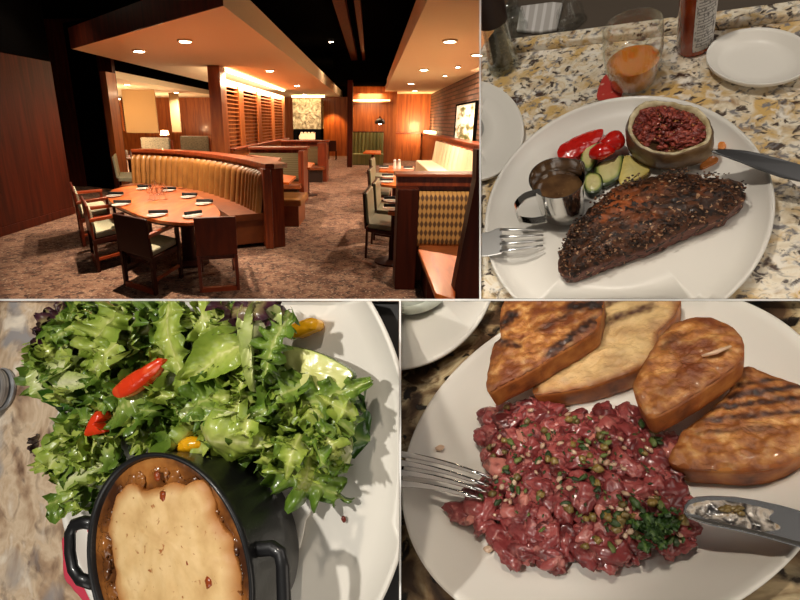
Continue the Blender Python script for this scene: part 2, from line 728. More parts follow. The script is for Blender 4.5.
# dark pipes under the black ceiling
for (x0, x1) in ((G(350, 40, 4.1).x, 0.12), (G(362, 40, 4.1).x, 0.06)):
    mb = MB(); mb.box(x0 - x1, x0 + x1, 7, 28, 4.0, 4.16)
    t = mb.build('ceiling_pipe', M_dark, label='dark pipe running along the black ceiling' + (' (wider)' if x1 > .1 else ', thinner'), cat='pipe')
    t['label'] = 'wide dark duct running along the middle of the black ceiling' if x1 > .1 else 'thin dark pipe running beside the wide ceiling duct'
# walls
mb = MB(); mb.box(XB, XB + .2, 5.0, yR + .3, 0, CZ); struct('wall_right', mb, M_brick)
mb = MB(); mb.box(G(384, 160, 0).x, XB, yR, yR + .4, 0, WZ); struct('wall_rear_right', mb, M_wall)
pa, pb = G(75, 213.5), G(0, 237)
d = (pb - pa).normalized()
nrm_ = V((d.y, -d.x, 0))
mb = MB(); q = pb + d * 2.0
mb.prism([pa, q, q - nrm_ * .4 * (1 if nrm_.x > 0 else -1), pa - nrm_ * .4 * (1 if nrm_.x > 0 else -1)], (0, 0, 2.8)); struct('wall_left', mb, M_dark)
mb = MB(); mb.prism([x_ + V((0, 0, 2.8)) for x_ in (pa, q, q - nrm_ * .4 * (1 if nrm_.x > 0 else -1), pa - nrm_ * .4 * (1 if nrm_.x > 0 else -1))], (0, 0, CZ - 2.8)); struct('wall_left_unlit', mb, M_black)  # upper wall gets no light; that shade is put into its black colour
sg = 1 if nrm_.x > 0 else -1
mb = MB(); mb.prism([pa + nrm_ * .02 * sg, q + nrm_ * .02 * sg, q + nrm_ * .001 * sg, pa + nrm_ * .001 * sg], (0, 0, .14)); struct('baseboard_left', mb, M_dark)
# black block beside the passage on the left
pa, pb = G(84, 186), G(114, 189)
mb = MB(); mb.prism([pa, pb, pb * 1.03, V((pa.x - .5, pa.y + 1, 0))], (0, 0, 4.2)); struct('wall_passage', mb, M_black)
for nm_, bx_ in (('wall_outer_left', (-18.2, -18, 3.2, 40)), ('wall_outer_right', (16, 16.2, 3.2, 40)), ('wall_outer_back', (-18, 16, 40, 40.2))):
    mb = MB(); mb.box(*bx_, 0, CZ); struct(nm_, mb, M_black)
mb = MB(); mb.box(-18, G(118, 189).x, G(118, 189).y + .52, G(118, 189).y + .7, 0, CZ); struct('wall_passage_end', mb, M_dark)  # dark wall put in to stop the back room's light showing here
# rear walls
YB = 28.0
mb = MB(); mb.box(-17.5, G(347, 108, WZ).x * YB / G(347, 108, WZ).y + 1.0, YB, YB + .3, 0, WZ); struct('wall_back', mb, M_wall)
mb = MB(); mb.box(-17.5, 16, YB, YB + .3, WZ + .34, CZ); struct('wall_back_upper', mb, M_black)
# post where the back-left dining area begins
p = G(118, 189)
wpx = (G(121, 189) - G(115, 189)).length
mb = MB(); mb.box(p.x - wpx / 2, p.x + wpx / 2, p.y, p.y + .5, 0, WZ - .02); struct('trim_1', mb, M_wall)
# ceiling of the back-left dining area
a, b = G(109, 77, WZ), G(206, 94, WZ)
mb = MB(); mb.prism([a, b, V((b.x, YB, WZ)), V((-17.5, YB, WZ)), V((-17.5, a.y, WZ))], (0, 0, .2)); struct('ceiling', mb, M_plaster)
mb = MB(); mb.prism([a + V((-.02, -.02, .2)), b + V((0.02, -.02, .2)), b + V((0, .2, .2)), a + V((0, .2, .2))], (0, 0, 1.0)); struct('trim_2', mb, M_black)
# rear column and niche with the green banquette
yn = G(366, 166).y
p0, p1 = onY(347, 160, yn - .6), onY(352, 160, yn - .6)
mb = MB(); mb.box(p0.x, p1.x, yn - .6, yn, 0, WZ + .3); struct('wall_column', mb, M_dark)
pn0, pn1 = onY(350, 160, yn + 1.6), onY(388, 160, yn + 1.6)
mb = MB(); mb.box(pn0.x, pn1.x + .3, yn + 1.6, yn + 1.8, 0, WZ + .2); struct('wall_niche', mb, M_wall)
mb = MB(); mb.box(pn0.x - .6, pn1.x + .3, yn - .5, yn + 1.8, WZ + .22, CZ - .01); struct('wall_niche_upper', mb, M_black)
t = thing('cove_light', 'glowing strip of light along the top of the niche above the green banquette', 'light', (pn0.x, yn + 1.5, 0))
zc = zat(onY(366, 100, yn + 1.5), 99)
mb = MB(); mb.box(pn0.x + .1, pn1.x, yn + 1.35, yn + 1.5, zc - .1, zc - .03); mb.build('tube', M_cove, t)
mb = MB(); mb.box(pn0.x + .05, pn1.x, yn + 1.2, yn + 1.6, zc - .16, zc - .1); mb.build('ledge', M_wall, t)
l = lamp_at('cove_lamp', 'AREA', ((pn0.x + pn1.x) / 2, yn + 1.1, zc), ((pn0.x + pn1.x) / 2, yn + 1.7, zc - 1.2), 80, (1, .66, .34), 1.0)

# ---- downlights
cnt = 0
lamp_data = {}


def downlight(px, py, z, label, energy=60, spot=110, color=(1.0, 0.80, 0.58), r=0.085, group='recessed ceiling lamps'):
    P = G(px, py, z)
    t = thing('ceiling_light', label, 'light', (P.x, P.y, z - .03), group)
    mb = MB(); mb.lathe([(r * 1.5, z), (r * 1.5, z - .025), (r, z - .03), (r, z)], (P.x, P.y, 0), 16); rg_ = mb.build('trim_ring', M_trimring, t, smooth='auto')
    mb = MB(); mb.lathe([(0, z - .040), (r * .8, z - .036), (r * 1.1, z - .031), (0, z - .024)], (P.x, P.y, 0), 16); mb.build('lens', M_lens, rg_)
    if energy:
        key = (energy, spot, color)
        if key not in lamp_data:
            l = bpy.data.lights.new('downlight', 'SPOT')
            l.energy, l.color, l.spot_size, l.spot_blend, l.shadow_soft_size = energy, color, R(min(165, spot + 45)), 1.0, .05
            lamp_data[key] = l
        lo = bpy.data.objects.new('downlight', lamp_data[key])
        col.objects.link(lo)
        lo.location = (P.x, P.y, z - .06)
    return t


DL = 330
downlight(139, 50, WZ, 'round recessed lamp nearest the left edge of the dropped ceiling over the oval table', DL * 1.6, 120)
downlight(185, 40, WZ, 'bright round recessed lamp in the middle of the dropped ceiling, nearest the viewer', DL * 2.2, 120)
downlight(270, 70, WZ, 'round recessed lamp just right of the slatted screen', DL * 1.2)
downlight(297, 85, WZ, 'round recessed lamp beyond the slatted screen, second along', DL)
downlight(304.5, 94, WZ, 'small far recessed lamp in front of the stone chimney, upper', DL)
downlight(291, 98, WZ, 'small far recessed lamp left of the stone chimney top', DL * .6, r=.06)
downlight(312.5, 97.5, WZ, 'small far recessed lamp right above the stone chimney top', DL * .6, r=.06)
downlight(450, 40, WZ, 'large bright recessed lamp in the right dropped ceiling, nearest', DL * 2.0)
downlight(424, 69, WZ, 'recessed lamp in the right dropped ceiling, second from the nearest', DL * 1.2)
downlight(411, 83, WZ, 'recessed lamp in the right dropped ceiling, third from the nearest', DL)
downlight(415, 90.3, WZ, 'farthest recessed lamp in the right dropped ceiling by the wood wall', DL)
downlight(458, 66, WZ, 'small recessed lamp in the right ceiling close to the brick wall', DL * 1.0, r=.05)
downlight(445, 75, WZ, 'faint small recessed lamp in the right ceiling near the brick wall, farther', DL * .8, r=.04)
downlight(477, 54, WZ, 'recessed lamp at the far right edge of the right dropped ceiling', DL * 1.2)
downlight(127, 84, WZ, 'recessed lamp in the back-left dining room, left one', DL * 4.0)
downlight(176, 92, WZ, 'recessed lamp in the back-left dining room, right one', DL * 3.0)
for (px, py, lb, e) in ((94, 24, 'black spot lamp above the left end of the dropped ceiling', 40), (124, 73, 'spot lamp in the dark gap left of the back dining room', 40), (166, 82, 'spot lamp in the dark gap in front of the back dining room', 40),
                        (331, 41, 'nearest spot lamp on the black ceiling over the aisle', 160), (341, 63, 'second spot lamp on the black ceiling over the aisle', 160),
                        (350, 81, 'third spot lamp on the black ceiling over the aisle', 120), (354, 90, 'farthest spot lamp on the black ceiling over the aisle', 120)):
    zz = 4.25 if px > 300 else 3.6
    P = G(px, py, zz)
    downlight(px, py, zz, lb, e, 100, (1.0, 0.66, 0.38), .06, 'spot lamps hung in the black ceiling')
    mb = MB(); mb.tube([(P.x, P.y, zz), (P.x, P.y, CZ)], .04); o = mb.build('lamp_stem', M_black, [x for x in col.objects if x.name.startswith('ceiling_light') and x.type == 'EMPTY'][-1])
TP_ = G(165, 204, .75)
q_ = RM.transposed() @ (V((TP_.x, TP_.y - .5, 3.7)) - CAM)
downlight(PX + F * q_.x / -q_.z, PY - F * q_.y / -q_.z, 3.7, 'added out-of-view spot lamp right above the oval table, before the dropped ceiling', DL * 3.0, 22)  # extra lamp added out of view to brighten the oval table
mb = MB(); mb.tube([(TP_.x, TP_.y - .5, 3.7), (TP_.x, TP_.y - .5, CZ)], .03); mb.build('lamp_stem', M_black, [x for x in col.objects if x.name.startswith('ceiling_light') and x.type == 'EMPTY'][-1])
downlight(330, -60, 4.25, 'added out-of-view spot lamp above the near end of the aisle', DL * 1.6, 45)  # added above the view to light the near floor
downlight(470, -50, WZ, 'added out-of-view recessed lamp above the near booth', DL * .9, 60)  # unseen extra lamp, added to light the near booth
downlight(30, -30, 4.0, 'added out-of-view dim spot lamp near the left wall', DL * .25, 60)  # weak extra lamp added out of view on the left
downlight(70, 93, 2.9, 'recessed lamp over the dark passage on the left', 15, 110)

# ---- slatted screen on the low wall, pillar
pl = G(214.5, 65, WZ)
yP = pl.y
xa, xb = onY(207, 65, yP).x, onY(219, 65, yP).x
mb = MB(); mb.box(xa, xb, yP, yP + .5, 0, WZ - .01)
t0 = mb.build('wood_pillar', M_wall, label='square wooden pillar at the near end of the slatted screen', cat='pillar')
scr = [(222, 70), (244.5, 79), (261.5, 85.5), (274.5, 90), (285, 93)]
ys = [yP + .5]
for px, py in scr[1:]:
    ys.append(onX(px, 110, xb).y)
xs_ = xb
lowz = 1.12
for i in range(4):
    y0, y1 = ys[i] + .02, ys[i + 1] - .02
    t = thing('slatted_screen', ['first slatted wooden screen next to the pillar', 'second slatted wooden screen from the pillar', 'third slatted wooden screen from the pillar', 'farthest slatted wooden screen toward the fireplace'][i],
              'screen', (xs_ - .1, (y0 + y1) / 2, lowz), 'slatted screens over the low wall')
    dw = (y1 - y0)
    zt = 2.62
    mb = MB(); mb.box(xs_ - .14, xs_, y1 - .5, y1, lowz, zt + .12)
    mb.build('post', M_wall, t, bevel=.01)
    mb = MB(); mb.box(xs_ - .12, xs_ - .02, y0, y1 - .5, zt, zt + .12); mb.build('top_rail', M_wall, t)
    for k in range(15):
        z = lowz + .06 + k * .1
        mb = MB(); mb.box(xs_ - .13, xs_ - .03, y0, y1 - .5, z, z + .025)
        mb.build('slat', M_wall, t)
t = thing('low_wall', 'long low wooden wall carrying the slatted screens', 'partition', (xs_ - .1, yP + 2, 0))
mb = MB(); mb.box(xs_ - .2, xs_ + .06, yP + .52, ys[-1] + .3, 0, lowz - .06); mb.build('panel', M_wall, t)
mb = MB(); mb.box(xs_ - .26, xs_ + .12, yP + .52, ys[-1] + .3, lowz - .055, lowz - .005); mb.build('cap', M_woodh, t, bevel=.01)
t = thing('cove_light', 'bright strip of light along the ceiling above the slatted screens', 'light', (xs_, (ys[0] + ys[-1]) / 2, WZ - .1))
mb = MB(); mb.box(xs_ - .10, xs_ + .02, ys[0], ys[-1], WZ - .06, WZ - .02); mb.build('tube', mat('cove_bright', (1, .9, .7), emit=((1.0, 0.80, 0.45), 9)), t)
l = bpy.data.lights.new('cove_lamp', 'AREA'); l.shape = 'RECTANGLE'; l.size = .3; l.size_y = ys[-1] - ys[0]; l.energy = 420; l.color = (1, .72, .42)
lo = bpy.data.objects.new('cove_lamp', l); col.objects.link(lo); lo.location = (xs_ + .12, (ys[0] + ys[-1]) / 2, 2.75); lo.rotation_euler = (0, R(60), 0)

# ---- fireplace with stone chimney breast
yF = 26.0
fx = lambda px: onY(px, 120, yF).x
fz = lambda py, px=308: onY(px, py, yF).z
t = thing('fireplace', 'stone faced fireplace with a black firebox and a wide flame', 'fireplace', (fx(308), yF, 0))
mb = MB(); mb.box(fx(293), fx(321), yF, yF + 1.5, fz(129), WZ - .15)
mb.build('chimney_breast', mat('stone_relief', stops=[(0.35, S3(84, 70, 48)), (0.5, S3(150, 132, 98)), (0.65, S3(186, 170, 136))], scale=2.6, detail=8, dist=2.5, rough=.8, bump=(4, 1.0, 'noise', None, .1)), t)
mb = MB(); mb.box(fx(293), fx(297.5), yF - .02, yF + 1.4, 0, fz(129)); mb.box(fx(315), fx(321), yF - .02, yF + 1.4, 0, fz(129)); mb.box(fx(297.5), fx(315), yF - .02, yF + 1.4, fz(132), fz(129)); mb.box(fx(297.5), fx(315), yF - .02, yF + 1.4, 0, fz(140)); mb.box(fx(297.5), fx(315), yF + 1.2, yF + 1.4, fz(140), fz(132))
mb.build('firebox', M_black, t)
mb = MB()
for k in range(14):
    x = fx(298.5) + (fx(314) - fx(298.5)) * k / 13
    h = .28 + .16 * abs(math.sin(k * 2.1))
    mb.lathe([(0, 0), (.09, .05), (.10, .12), (.05, h * .7), (0, h)], (x, yF + .5, fz(140)), 8)
mb.build('flame', mat('flame', (1, .6, .3), emit=((1, .56, .26), 1.6)), t, smooth=True)
t = thing('cove_light', 'bright strip of light at the top of the stone chimney', 'light', (fx(308), yF - .1, WZ - .2))
mb = MB(); mb.box(fx(293), fx(325), yF - .25, yF - .1, WZ - .1, WZ - .03); mb.build('tube', bpy.data.materials['cove_bright'], t)
lamp_at('chimney_lamp', 'AREA', (fx(308), yF - .6, WZ - .2), (fx(308), yF + .2, 1.6), 34, (1, .8, .55), 1.2)
lamp_at('rear_wall_fill', 'SPOT', onY(333, 108, YB - .7), onY(333, 140, YB), 200, (1, .5, .16), .1, 90)  # spot without a fixture, turned up to brighten the rear wood wall

# ---- curved banquette
cap_px = [(133, 149), (150, 149.2), (170, 150), (190, 151.2), (210, 153), (230, 155.6), (250, 159), (262, 161.4), (272, 163.6)]
CBZ = 1.2
cv = [G(px, py, CBZ) for px, py in cap_px]
cv = [V((p.x, p.y, 0)) for p in cv]


def curve_at(t):
    n = len(cv) - 1
    f = min(n - 1e-6, max(0, t * n))
    i = int(f)
    k = f - i
    p0, p1, p2, p3 = cv[max(0, i - 1)], cv[i], cv[i + 1], cv[min(n, i + 2)]
    q = 0.5 * ((2 * p1) + (p2 - p0) * k + (2 * p0 - 5 * p1 + 4 * p2 - p3) * k * k + (3 * p1 - p0 - 3 * p2 + p3) * k ** 3)
    dq = (p2 - p1).normalized()
    return q, V((dq.y, -dq.x, 0))   # normal toward the viewer


def band(off0, off1, z0, z1, nseg=80, t0=0, t1=1):
    mb = MB()
    rows = []
    for i in range(nseg + 1):
        p, n = curve_at(t0 + (t1 - t0) * i / nseg)
        if n.y > 0:
            n = -n
        rows.append([mb.v(p + n * off0 + V((0, 0, z0))), mb.v(p + n * off1 + V((0, 0, z0))), mb.v(p + n * off1 + V((0, 0, z1))), mb.v(p + n * off0 + V((0, 0, z1)))])
    for a, b in zip(rows, rows[1:]):
        for k in range(4):
            mb.bm.faces.new((a[k], a[(k + 1) % 4], b[(k + 1) % 4], b[k]))
    mb.bm.faces.new(rows[0]); mb.bm.faces.new(rows[-1][::-1])
    return mb


bq = thing('curved_banquette', 'long curved banquette with tan vertical channel back behind the oval table', 'banquette', (curve_at(.5)[0].x, curve_at(.5)[0].y, 0))
band(-.16, .06, 0, CBZ - .07).build('back_panel', M_wood, bq)
band(-.22, .1, CBZ - .07, CBZ).build('cap', M_woodh, bq, bevel=.01)
mb = MB()
NCH = 27
for c in range(NCH):
    def fn(u, v, c=c):
        t = (c + u) / NCH * .955
        p, n = curve_at(t)
        if n.y > 0:
            n = -n
        bul = math.sin(math.pi * u) ** .6 * .07
        z = .42 + v * .68
        lean = .16 - .08 * v
        if v > .9:
            bul *= math.cos((v - .9) * 10 * math.pi / 2.2)
            lean -= (v - .9) * .5
        return p + n * (lean + bul) + V((0, 0, z))
    mb.grid(fn, 8, 12)
mb.build('channel_back', M_tan, bq, smooth=True)
band(.1, .58, .06, .40, t1=.95).build('seat_base', M_brownlea, bq, bevel=.01)
band(.1, .62, .40, .50, t1=.955).build('seat_cushion', M_brownlea, bq, bevel=.02)
# end panel and the thick wall that ends it
pe = G(270, 249)
pw = (G(272, 249) - G(264.5, 249)).length
e0 = V((pe.x - pw / 2, pe.y, 0)); e1 = V((pe.x + pw / 2, pe.y, 0))
back = G(279.5, 157.5, CBZ)
hh = CBZ
mb = MB(); mb.hexa([e0, e1, V((back.x, back.y, 0)), V((back.x - .5, back.y, 0))], [e0 + V((0, 0, hh - .07)), e1 + V((0, 0, hh - .07)), V((back.x, back.y, hh - .07)), V((back.x - .5, back.y, hh - .07))])
mb.build('end_panel', M_wood, bq, bevel=.01)
mb = MB()
cpts = []
for i in range(7):
    p_, n_ = curve_at(.74 + .26 * i / 6)
    if n_.y > 0:
        n_ = -n_
    cpts.append(p_ - n_ * .225)
bl_ = G(246, 154.4, CBZ)
loop = [V((p_.x, p_.y, CBZ - .06)) for p_ in cpts] + [V((e1.x + .06, e1.y - .03, CBZ - .06)), V((back.x + .03, back.y, CBZ - .06)), V((bl_.x, bl_.y, CBZ - .06))]
mb.prism(loop, (0, 0, .058))
mb.build('end_cap', M_woodh, bq)

# ---- booths along the aisle on the left
lv = lambda p, z: V((p.x, p.y, z))


def booth_wall(label, xl, xr, ybase, ytop, xfab, yfab_top, cushion_from):
    """a low wall across the bay whose aisle end stands at pixel (xr, ybase); padded on the near side"""
    pr = G(xr, ybase)
    y = pr.y
    z = zat(pr, ytop)
    pl_ = onY(xl, ybase, y)
    t = thing('booth_divider', label, 'booth', (pr.x - .6, y, 0), 'booth walls along the aisle')
    wdt = (onY(xr, ybase, y) - onY(xfab, ybase, y)).length
    mb = MB(); mb.box(pl_.x, pr.x - wdt, y, y + .22, 0, z - .06); mb.build('panel', M_wood, t)
    mb = MB(); mb.box(pr.x - wdt, pr.x, y - .5, y + .3, 0, z - .06); mb.build('end_panel', M_wood, t, bevel=.01)
    mb = MB(); mb.box(pl_.x, pr.x + .04, y - .12, y + .36, z - .055, z); mb.build('cap', M_woodh, t, bevel=.008)
    zf = zat(pr, yfab_top)
    mb = MB()

    def fn(u, v):
        x = pl_.x + (pr.x - wdt - pl_.x) * u
        return V((x, y - .02 - .10 * math.sin(math.pi * min(1, v * 1.02)) ** .35 - .06 * (1 - v), .45 + (zf - .45) * v))
    mb.grid(fn, 20, 12); mb.build('padded_back', M_fabric, t, smooth=True)
    mb = MB(); mb.box(pl_.x, pr.x - .05, y - .75, y - .15, .36, .47); mb.build('bench_seat', M_brownlea, t, bevel=.02)
    mb = MB(); mb.box(pl_.x, pr.x - .12, y - .68, y - .15, .0, .355); mb.build('bench_base', M_blackwood, t)
    return t, pr, z


t2, pr2, z2 = booth_wall('booth wall with striped grey back pad, nearest past the curved banquette', 252, 307, 201, 147, 302, 153, 0)
t3, pr3, z3 = booth_wall('booth wall with striped grey back pad, second along the aisle', 282, 328, 180, 140.3, 319.5, 146.5, 0)
# bench behind the banquette end
p = G(287, 213)
mb = MB(); mb.box(back.x - .4, back.x + .25, back.y + .3, back.y + 1.2, 0, .36)
t = thing('bench', 'tan upholstered bench on the back of the curved banquette end', 'bench', (back.x - .6, back.y + .4, 0))
mb.build('bench_base', M_brownlea, t)
mb = MB(); mb.box(back.x - .4, back.x + .3, back.y + .28, back.y + 1.3, .362, .47); mb.build('bench_seat', M_tan, t, bevel=.02)


def booth_table(label, pxs, z=.75, cat='table'):
    pts = [G(a, b, z) for a, b in pxs]
    c = sum(pts, V((0, 0, 0))) / len(pts)
    t = thing('booth_table', label, cat, (c.x, c.y, 0), 'booth tables')
    mb = MB(); mb.prism([p - V((0, 0, .045)) for p in pts], (0, 0, .045)); mb.build('tabletop', M_top, t, bevel=.005)
    mb = MB(); mb.tube([(c.x, c.y, .03), (c.x, c.y, z - .05)], .05); pd = mb.build('pedestal', M_chairdark, t)
    mb = MB(); mb.lathe([(0, 0), (.25, 0), (.25, .02), (.05, .04), (0, .04)], (c.x, c.y, 0), 20); mb.build('base', M_chairdark, pd)
    return t, pts


booth_table('small wooden booth table between the banquette end and the first booth wall', [(262, 181), (289, 182.5), (296, 176), (272, 173)])
booth_table('small wooden booth table between the two booth walls', [(300, 167), (310, 167.5), (315, 163), (303, 161.5)])
# counter top beyond the second booth (far serving shelf)
# ---- far seating bits
p = G(340, 172)
t = thing('dining_chair', 'far dark chair beside the end of the second booth wall', 'chair', (G(332, 156).x, G(332, 156).y, 0))
q = G(332, 160)
mb = MB(); mb.box(q.x - .2, q.x + .2, q.y, q.y + .05, .4, .9); mb.build('backrest', M_chairdark, t)
mb = MB(); mb.box(q.x - .2, q.x + .2, q.y + .05, q.y + .5, .4, .46); mb.build('seat', M_chairdark, t)
for sx in (-.18, .18):
    for sy in (.02, .46):
        mb = MB(); mb.tube([(q.x + sx, q.y + sy, 0), (q.x + sx, q.y + sy, .4)], .02, 6); mb.build('leg', M_chairdark, t)
# green banquette in the niche
bl, br_ = onY(350, 160, yn + 1.2), onY(383, 160, yn + 1.2)
zt_ = zat(onY(366, 150, yn + 1.2), 132.5)
t = thing('green_banquette', 'green striped banquette in the rear niche under the strip light', 'banquette', ((bl.x + br_.x) / 2, yn + 1, 0))
mb = MB(); mb.box(bl.x, br_.x, yn + 1.2, yn + 1.55, .4, zt_ + .04); mb.build('back_frame', M_dark, t)
mb = MB()
for c in range(9):
    def fn(u, v, c=c):
        return V((bl.x + (br_.x - bl.x) * (c + u) / 9, yn + 1.19 - .07 * math.sin(math.pi * u) ** .6, .45 + (zt_ - .45) * v))
    mb.grid(fn, 6, 3)
mb.build('channel_back', M_green, t, smooth=True)
mb = MB(); mb.box(bl.x, br_.x, yn + .5, yn + 1.15, 0, .45); mb.build('seat', M_green, t, bevel=.02)
booth_table('rear wooden table in front of the green banquette', [(363, 152.5), (381, 153.5), (381, 150.5), (366, 150)])
# pendant by the niche
P = onY(380, 122, yn + .6)
t = thing('wall_sconce', 'black domed lamp hanging at the right side of the rear niche', 'lamp', (P.x, P.y, P.z))
mb = MB(); mb.lathe([(.02, .16), (.11, .13), (.2, .05), (.21, -.07), (.2, -.07), (.18, .04), (.09, .11), (.02, .13)], P, 20, close=True); mb.build('shade', M_blackwood, t, smooth=True)
mb = MB(); mb.blob(P + V((0, 0, -.02)), .08, 2); mb.build('bulb', M_lens, t, smooth=True)
mb = MB(); mb.tube([P + V((0, 0, .14)), (P.x, P.y + .3, P.z + .22), (P.x, yn + 1.62, P.z + .2)], .02, 6); mb.build('bracket', M_black, t)

# ---- right side: ledge, sconce, picture, cream banquette
pic = [onX(458, 106, XB - .03), onX(477.5, 103, XB - .03), onX(475.5, 150, XB - .03), onX(454.5, 143, XB - .03)]
yA, yBb = pic[0].y, pic[1].y
t = thing('backlit_picture', 'large backlit picture of green woodland on the brick wall', 'picture', (XB - .03, (yA + yBb) / 2, pic[2].z))


def pic_mat():
    m, nt, b = new_mat('woodland_picture')
    tc = nt.nodes.new('ShaderNodeTexCoord').outputs['Object']
    n = nt.nodes.new('ShaderNodeTexNoise'); n.inputs['Scale'].default_value = 2.2; n.inputs['Detail'].default_value = 5
    mp = nt.nodes.new('ShaderNodeMapping'); mp.inputs['Scale'].default_value = (1, .5, 2.2)
    nt.links.new(tc, mp.inputs[0]); nt.links.new(mp.outputs[0], n.inputs['Vector'])
    o = ramp(nt, n.outputs[0], [(0.34, S3(70, 80, 24)), (0.44, S3(140, 130, 90)), (0.52, S3(230, 220, 190)), (0.62, S3(245, 236, 214)), (0.7, S3(160, 170, 60))])
    nt.links.new(o, b.inputs['Base Color']); nt.links.new(o, b.inputs['Emission Color']); b.inputs['Emission Strength'].default_value = .9
    return m


z0p, z1p = min(pic[2].z, pic[3].z), max(pic[0].z, pic[1].z)
mb = MB(); mb.box(XB - .06, XB - .01, yBb, yA, z0p, z1p); mb.build('screen', pic_mat(), t)
mb = MB(); mb.box(XB - .09, XB - .005, yBb - .05, yBb, z0p - .05, z1p + .05); mb.box(XB - .09, XB - .005, yA, yA + .05, z0p - .05, z1p + .05); mb.box(XB - .09, XB - .005, yBb, yA, z1p, z1p + .05); mb.box(XB - .09, XB - .005, yBb, yA, z0p - .05, z0p); mb.build('frame', M_black, t)
# ledge below the brick and the low wood wall
zl = 1.22
mb = MB(); mb.box(XB - .35, XB - .002, 6.0, yR - .02, 0, zl)
t = thing('wall_bench_ledge', 'long wooden ledge running under the brick wall', 'ledge', (XB - .2, 10, 0))
mb.build('panel', M_wall, t)
mb = MB(); mb.box(XB - .40, XB - .002, 6.0, yR - .02, zl + .001, zl + .05); mb.build('cap', M_woodh, t)
pL = G(380, 166)
mb = MB(); mb.box(G(381, 160).x, XB - .45, yR - .6, yR - .02, 0, zl)
t = thing('low_partition', 'low wooden partition in front of the wood paneled wall', 'partition', (2.5, yR - .3, 0))
mb.build('panel', M_wall, t)
mb = MB(); mb.box(G(380, 160).x, XB - .45, yR - .66, yR - .02, zl + .001, zl + .05); mb.build('cap', M_woodh, t)
ps = onY(431, 146, yR - .8)
t = thing('table_lamp', 'small glowing lamp on the ledge at the corner of the brick wall', 'lamp', (XB - .2, yR - 1.2, zl + .05))
mb = MB(); mb.box(XB - .34, XB - .06, yR - 3.2, yR - .8, zl + .06, zl + .16); mb.build('shade', M_shade, t)
lamp_at('ledge_lamp', 'AREA', (XB - .6, yR - 1.6, zl + .3), (XB - .7, yR, 2.2), 110, (1, .62, .28), .5)
lamp_at('brick_lamp', 'AREA', (XB - .5, 13.5, WZ - .15), (XB + .2, 13.5, 1.6), 130, (1, .72, .48), 1.5)
# cream banquette
cA = [(434.5, 152), (480, 167)]
pN = G(476, 170, 1.15); pF = G(434.5, 152.5, 1.15)
t = thing('cream_banquette', 'brightly lit cream channel-backed banquette under the brick wall', 'banquette', ((pN.x + pF.x) / 2, (pN.y + pF.y) / 2, 0))
xcb = XB - .5
yN_, yF_ = 5.8, onX(434.5, 160, xcb).y
mb = MB()
for c in range(18):
    def fn(u, v, c=c):
        return V((xcb + .06 - .09 * math.sin(math.pi * u) ** .5 - .1 * (1 - v), yN_ + (yF_ - yN_) * (c + u) / 18, .45 + .68 * v))
    mb.grid(fn, 6, 6)
mb.build('channel_back', M_creamlea, t, smooth=True)
mb = MB(); mb.box(xcb + .07, XB - .36, yN_, yF_, 0, 1.13); mb.build('back_panel', M_wood, t)
mb = MB(); mb.box(xcb - .65, xcb - .05, yN_, yF_, 0, .46); mb.build('seat', M_creamlea, t, bevel=.03)
lamp_at('cream_fill', 'SPOT', (xcb - 1.0, 9.5, WZ - .1), (xcb, 9.5, .8), 600, (1, .82, .58), .05, 90)  # no fixture here; spot turned up to brighten the cream banquette


# ---- chairs
def bil(q):
    return lambda u, v, z: V(((q[0].x * (1 - u) + q[1].x * u) * (1 - v) + (q[3].x * (1 - u) + q[2].x * u) * v,
                              (q[0].y * (1 - u) + q[1].y * u) * (1 - v) + (q[3].y * (1 - u) + q[2].y * u) * v, z))


def hx(mb, f, u0, u1, v0, v1, z0, z1, dv=0.0, du=0.0):
    """box in chair coordinates; dv leans its top back"""
    b = [f(u0, v0, z0), f(u1, v0, z0), f(u1, v1, z0), f(u0, v1, z0)]
    t = [f(u0 + du, v0 + dv, z1), f(u1 + du, v0 + dv, z1), f(u1 + du, v1 + dv, z1), f(u0 + du, v1 + dv, z1)]
    return mb.hexa(b, t)


def arm_chair(label, corners, backmat, framemat, group='armchairs around the oval table', hb=.82, cushback=True, sled=True):
    q = [G(a, b) for a, b in corners]   # back-left, back-right, front-right, front-left
    f = bil(q)
    c = sum(q, V((0, 0, 0))) / 4
    t = thing('dining_chair', label, 'chair', (c.x, c.y, 0), group)
    mb = MB(); hx(mb, f, .0, 1, .0, .07, .40, hb, -.06); mb.build('backrest', backmat, t, bevel=.01)
    if cushback:
        mb = MB(); hx(mb, f, .1, .9, .075, .14, .46, hb - .06, -.06); mb.build('back_pad', M_seat, t, bevel=.01)
    mb = MB(); hx(mb, f, .06, .94, .10, .98, .405, .47); mb.build('seat', M_seat, t, bevel=.015)
    mb = MB(); hx(mb, f, .02, .98, .08, 1.0, .345, .40); mb.build('seat_rail', framemat, t)
    for (u, v) in ((.0, .0), (.92, .0), (.92, .90), (.0, .90)):
        top = .40 if v < .5 else .62
        mb = MB(); hx(mb, f, u, u + .08, v, v + .09, 0, top); mb.build('leg', framemat, t)
    for u in (-.01, .92):
        mb = MB(); hx(mb, f, u, u + .09, -.02, 1.0, .62, .66); mb.build('armrest', M_arm, t, bevel=.005)
        if sled:
            mb = MB(); hx(mb, f, u + .01, u + .07, .05, .95, .14, .17); mb.build('stretcher', framemat if u < 0 else M_arm, t)
    if sled:
        mb = MB(); hx(mb, f, .05, .95, .0, .06, .0, .05); mb.build('floor_bar', M_arm, t)
    return t


